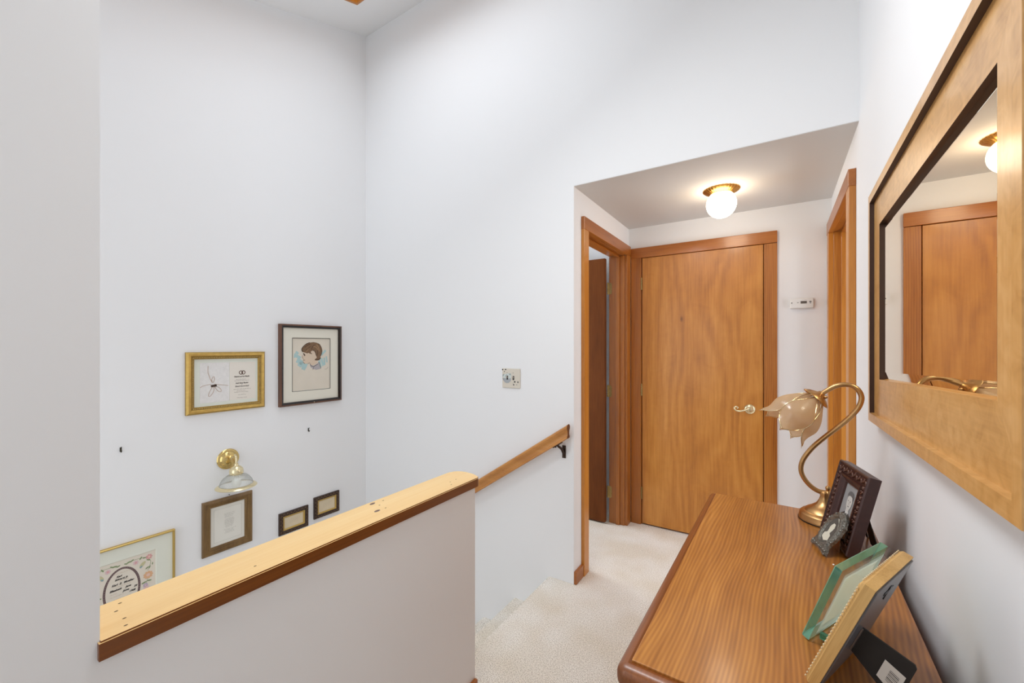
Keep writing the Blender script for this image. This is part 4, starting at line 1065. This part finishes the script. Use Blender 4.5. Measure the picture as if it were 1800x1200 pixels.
# thick glass frame
gB = Vector((0.0362, 0.9559, TOP+0.0068)); gwv = Vector((0.47190514, 0.88164933, 0)).normalized()
gW, gH, gT = 0.184, 0.164, 0.0125
GM, gx, gt, gn = lean_mat(gB+gwv*gW/2, gwv, math.radians(19.2))
gf = thing('framed_photo', 'thick green edged glass frame holding a cream picture on the chest', 'photo frame', GM)
GL = glassy('clear_frame_glass', (246, 252, 249), 0.05, 0.98, 0.03, 0.15)
def teal():
    m, nt, b_ = newmat('green_glass_edge')
    b_.inputs['Base Color'].default_value = lin((104, 188, 158)); b_.inputs['Roughness'].default_value = 0.08
    b_.inputs['Transmission Weight'].default_value = 0.7; b_.inputs['IOR'].default_value = 1.5
    return m
TEAL = teal()
b = MB()
V = {}
c4 = [(-gW/2, 0), (gW/2, 0), (gW/2, gH), (-gW/2, gH)]
fr_ = [b.v((x*0.985, 0.0015+y*0.985, 0.0)) for x, y in c4]; ff = [b.v((x, y, -0.0015)) for x, y in c4]; bk = [b.v((x, y, -gT)) for x, y in c4]
b.mi = 0; b.face(fr_); b.face(bk[::-1])
b.mi = 1
for i in range(4): b.face([ff[i], ff[(i+1) % 4], fr_[(i+1) % 4], fr_[i]]); b.face([bk[i], bk[(i+1) % 4], ff[(i+1) % 4], ff[i]])
b.build('glass_block', [GL, TEAL], gf)
MB().poly([(-0.066, 0.026), (0.066, 0.026), (0.066, 0.140), (-0.066, 0.140)], -gT-0.0012).build('picture', frosted('thin_cream_paper', (252, 243, 224), 0.8, 0.0), gf)
MB().poly([(-0.080, 0.014), (0.080, 0.014), (0.080, 0.152), (-0.080, 0.152)], -gT-0.0026).build('inner_sleeve', frosted('clear_sleeve', (250, 253, 248), 0.7, 0.55), gf)
MB().box(-gW/2+0.001, gW/2-0.001, 0.001, gH-0.001, -gT-0.0062, -gT-0.0040).build('back_pane', glassy('clear_back_glass', (252, 254, 253), 0.06, 0.98, 0.02, 0.07), gf)
for fx_ in (-gW/2+0.024, gW/2-0.024):
    o = MB().bbox(-0.004, 0.004, -0.006, 0.006, -0.022, 0.0, b=0.001).build('foot_rod', TEAL, gf)
    o.matrix_local = Matrix.Translation((fx_, 0.0095, -gT-0.0063)) @ Matrix.Rotation(math.radians(19.2), 4, 'X')

# wooden frame seen from behind
wB = Vector((0.0352, 0.829, TOP+0.0074)); wv_ = Vector((math.sin(math.radians(24)), math.cos(math.radians(24)), 0))
wW, wH, wT = 0.180, 0.208, 0.0175
WMx, wx, wt, wn = lean_mat(wB+wv_*wW/2, wv_, math.radians(21.1))
wf = thing('framed_photo', 'pale wooden frame seen from its black back, nearest on the chest', 'photo frame', WMx)
ASH = wood('ash_frame', (220, 180, 118), (206, 164, 100), (176, 132, 72), 'Y', 22, 0.08, 0.4)
up(MB().ring(wW, wH, [(0, -wT), (0, -0.004), (0.003, 0.0), (0.010, 0.001), (0.012, 0.003), (0.018, 0.003), (0.022, -0.002), (0.022, -wT)]), wH/2).build('frame', ASH, wf)
cb = MB()
for k in range(28): cb.lump((-wW/2+0.0015, 0.006+k*0.007, 0.0012), 0.0013, 0.0026, 0.0013)
for k in range(24): cb.lump((-wW/2+0.006+k*0.007, wH-0.0015, 0.0012), 0.0026, 0.0013, 0.0013)
for k in range(28): cb.lump((wW/2-0.0015, 0.006+k*0.007, 0.0012), 0.0013, 0.0026, 0.0013)
cb.build('beaded_edge', plain('bead_cream', (222, 200, 160), 0.5), wf, smooth=60)
MB().bbox(-wW/2+0.004, wW/2-0.004, 0.004, wH-0.004, -wT-0.0025, -wT+0.001, b=0.001).build('backing', plain('grey_black_back', (92, 92, 95), 0.3), wf)
up(MB().box(-wW/2+0.02, wW/2-0.02, -wH/2+0.02, wH/2-0.02, -0.010, -0.006), wH/2).build('picture', plain('plain_print', (200, 194, 182), 0.6), wf)
hk = MB()
hk.bbox(-0.02, 0.02, wH-0.036, wH-0.030, -wT-0.0035, -wT-0.0024, b=0.0004)
hk.bbox(-0.004, 0.004, wH-0.050, wH-0.024, -wT-0.0038, -wT-0.0026, b=0.0004)
hk.build('hanger', BLACKG, wf)
# easel leg: world corners worked out, then carried into the frame's own space
inv = WMx.inverted()
def WP(w_, t_, n_): # coordinates along width, up the frame, behind the front face
    return Vector((0, 0, 0)) + inv @ (wB + wv_*w_ + wt*t_ - wn*n_)
H1, H2 = WP(0.060, 0.109, 0.0205), WP(0.060, 0.062, 0.0205)
F1, F2 = WP(0.0638, 0.1097, 0.0888), WP(0.0640, 0.0280, 0.0927)
nrm = (F1-H1).cross(H2-H1).normalized()
F2 = F2-nrm*(F2-H1).dot(nrm)
if nrm.dot(inv @ Vector((0, 0, 1.354)) - H1) < 0: nrm = -nrm
b = MB()
F1b = F1+(F2-F1)*0.06; F1a = F1+(H1-F1)*0.05
P4 = [H1, F1a, F1b, F2, H2]
fa = [b.v(p_) for p_ in P4]; fb = [b.v(p_-nrm*0.0028) for p_ in P4]
b.face(fa); b.face(fb[::-1])
for i in range(5): b.face([fa[i], fa[(i+1) % 5], fb[(i+1) % 5], fb[i]])
lg = b.build('easel_leg', BLACK, wf)
b = MB()
hd = (H2-H1)
b.tube([H1+hd*0.02+nrm*0.001, H2-hd*0.02+nrm*0.001], 0.0024, 8)
b.build('hinge', plain('hinge_grey', (120, 118, 116), 0.4, 0.7), wf)
# price sticker low on the leg
b = MB()
def SP(u_, v_): # along the foot edge, up towards the hinge
    a_ = F1+(F2-F1)*u_; c_ = H1+(H2-H1)*u_
    return a_+(c_-a_)*v_+nrm*0.0008
b.face([b.v(SP(u_, v_)) for u_, v_ in ((0.34, 0.07), (0.84, 0.07), (0.84, 0.46), (0.34, 0.46))])
b.mi = 1
for k, (u_, w_) in enumerate(((0.24, 0.012), (0.27, 0.02), (0.31, 0.01), (0.34, 0.018), (0.38, 0.01), (0.42, 0.022), (0.46, 0.012), (0.50, 0.01))):
    b.face([b.v(SP(a_, v_)+nrm*0.0003) for a_, v_ in ((u_+0.22, 0.14), (u_+w_+0.22, 0.14), (u_+w_+0.22, 0.32), (u_+0.22, 0.32))])
b.build('price_sticker', [plain('sticker_white', (226, 222, 212), 0.6), plain('sticker_print', (92, 90, 88), 0.7)], lg)

# white scraps on the chest
b = MB()
for x, y, r_ in ((0.0, 0.0, 0.004), (0.006, -0.007, 0.003), (0.002, -0.014, 0.0025)):
    b.lump((x, y, 0.0008), r_, r_*0.6, 0.0008, random.random()*3)
o = b.build('paper_scrap', plain('scrap_white', (236, 234, 230), 0.8)); o.location = (0.116, 1.318, TOP)
tag(o, 'tiny white scraps lying on the chest before the carved frame', 'scrap')
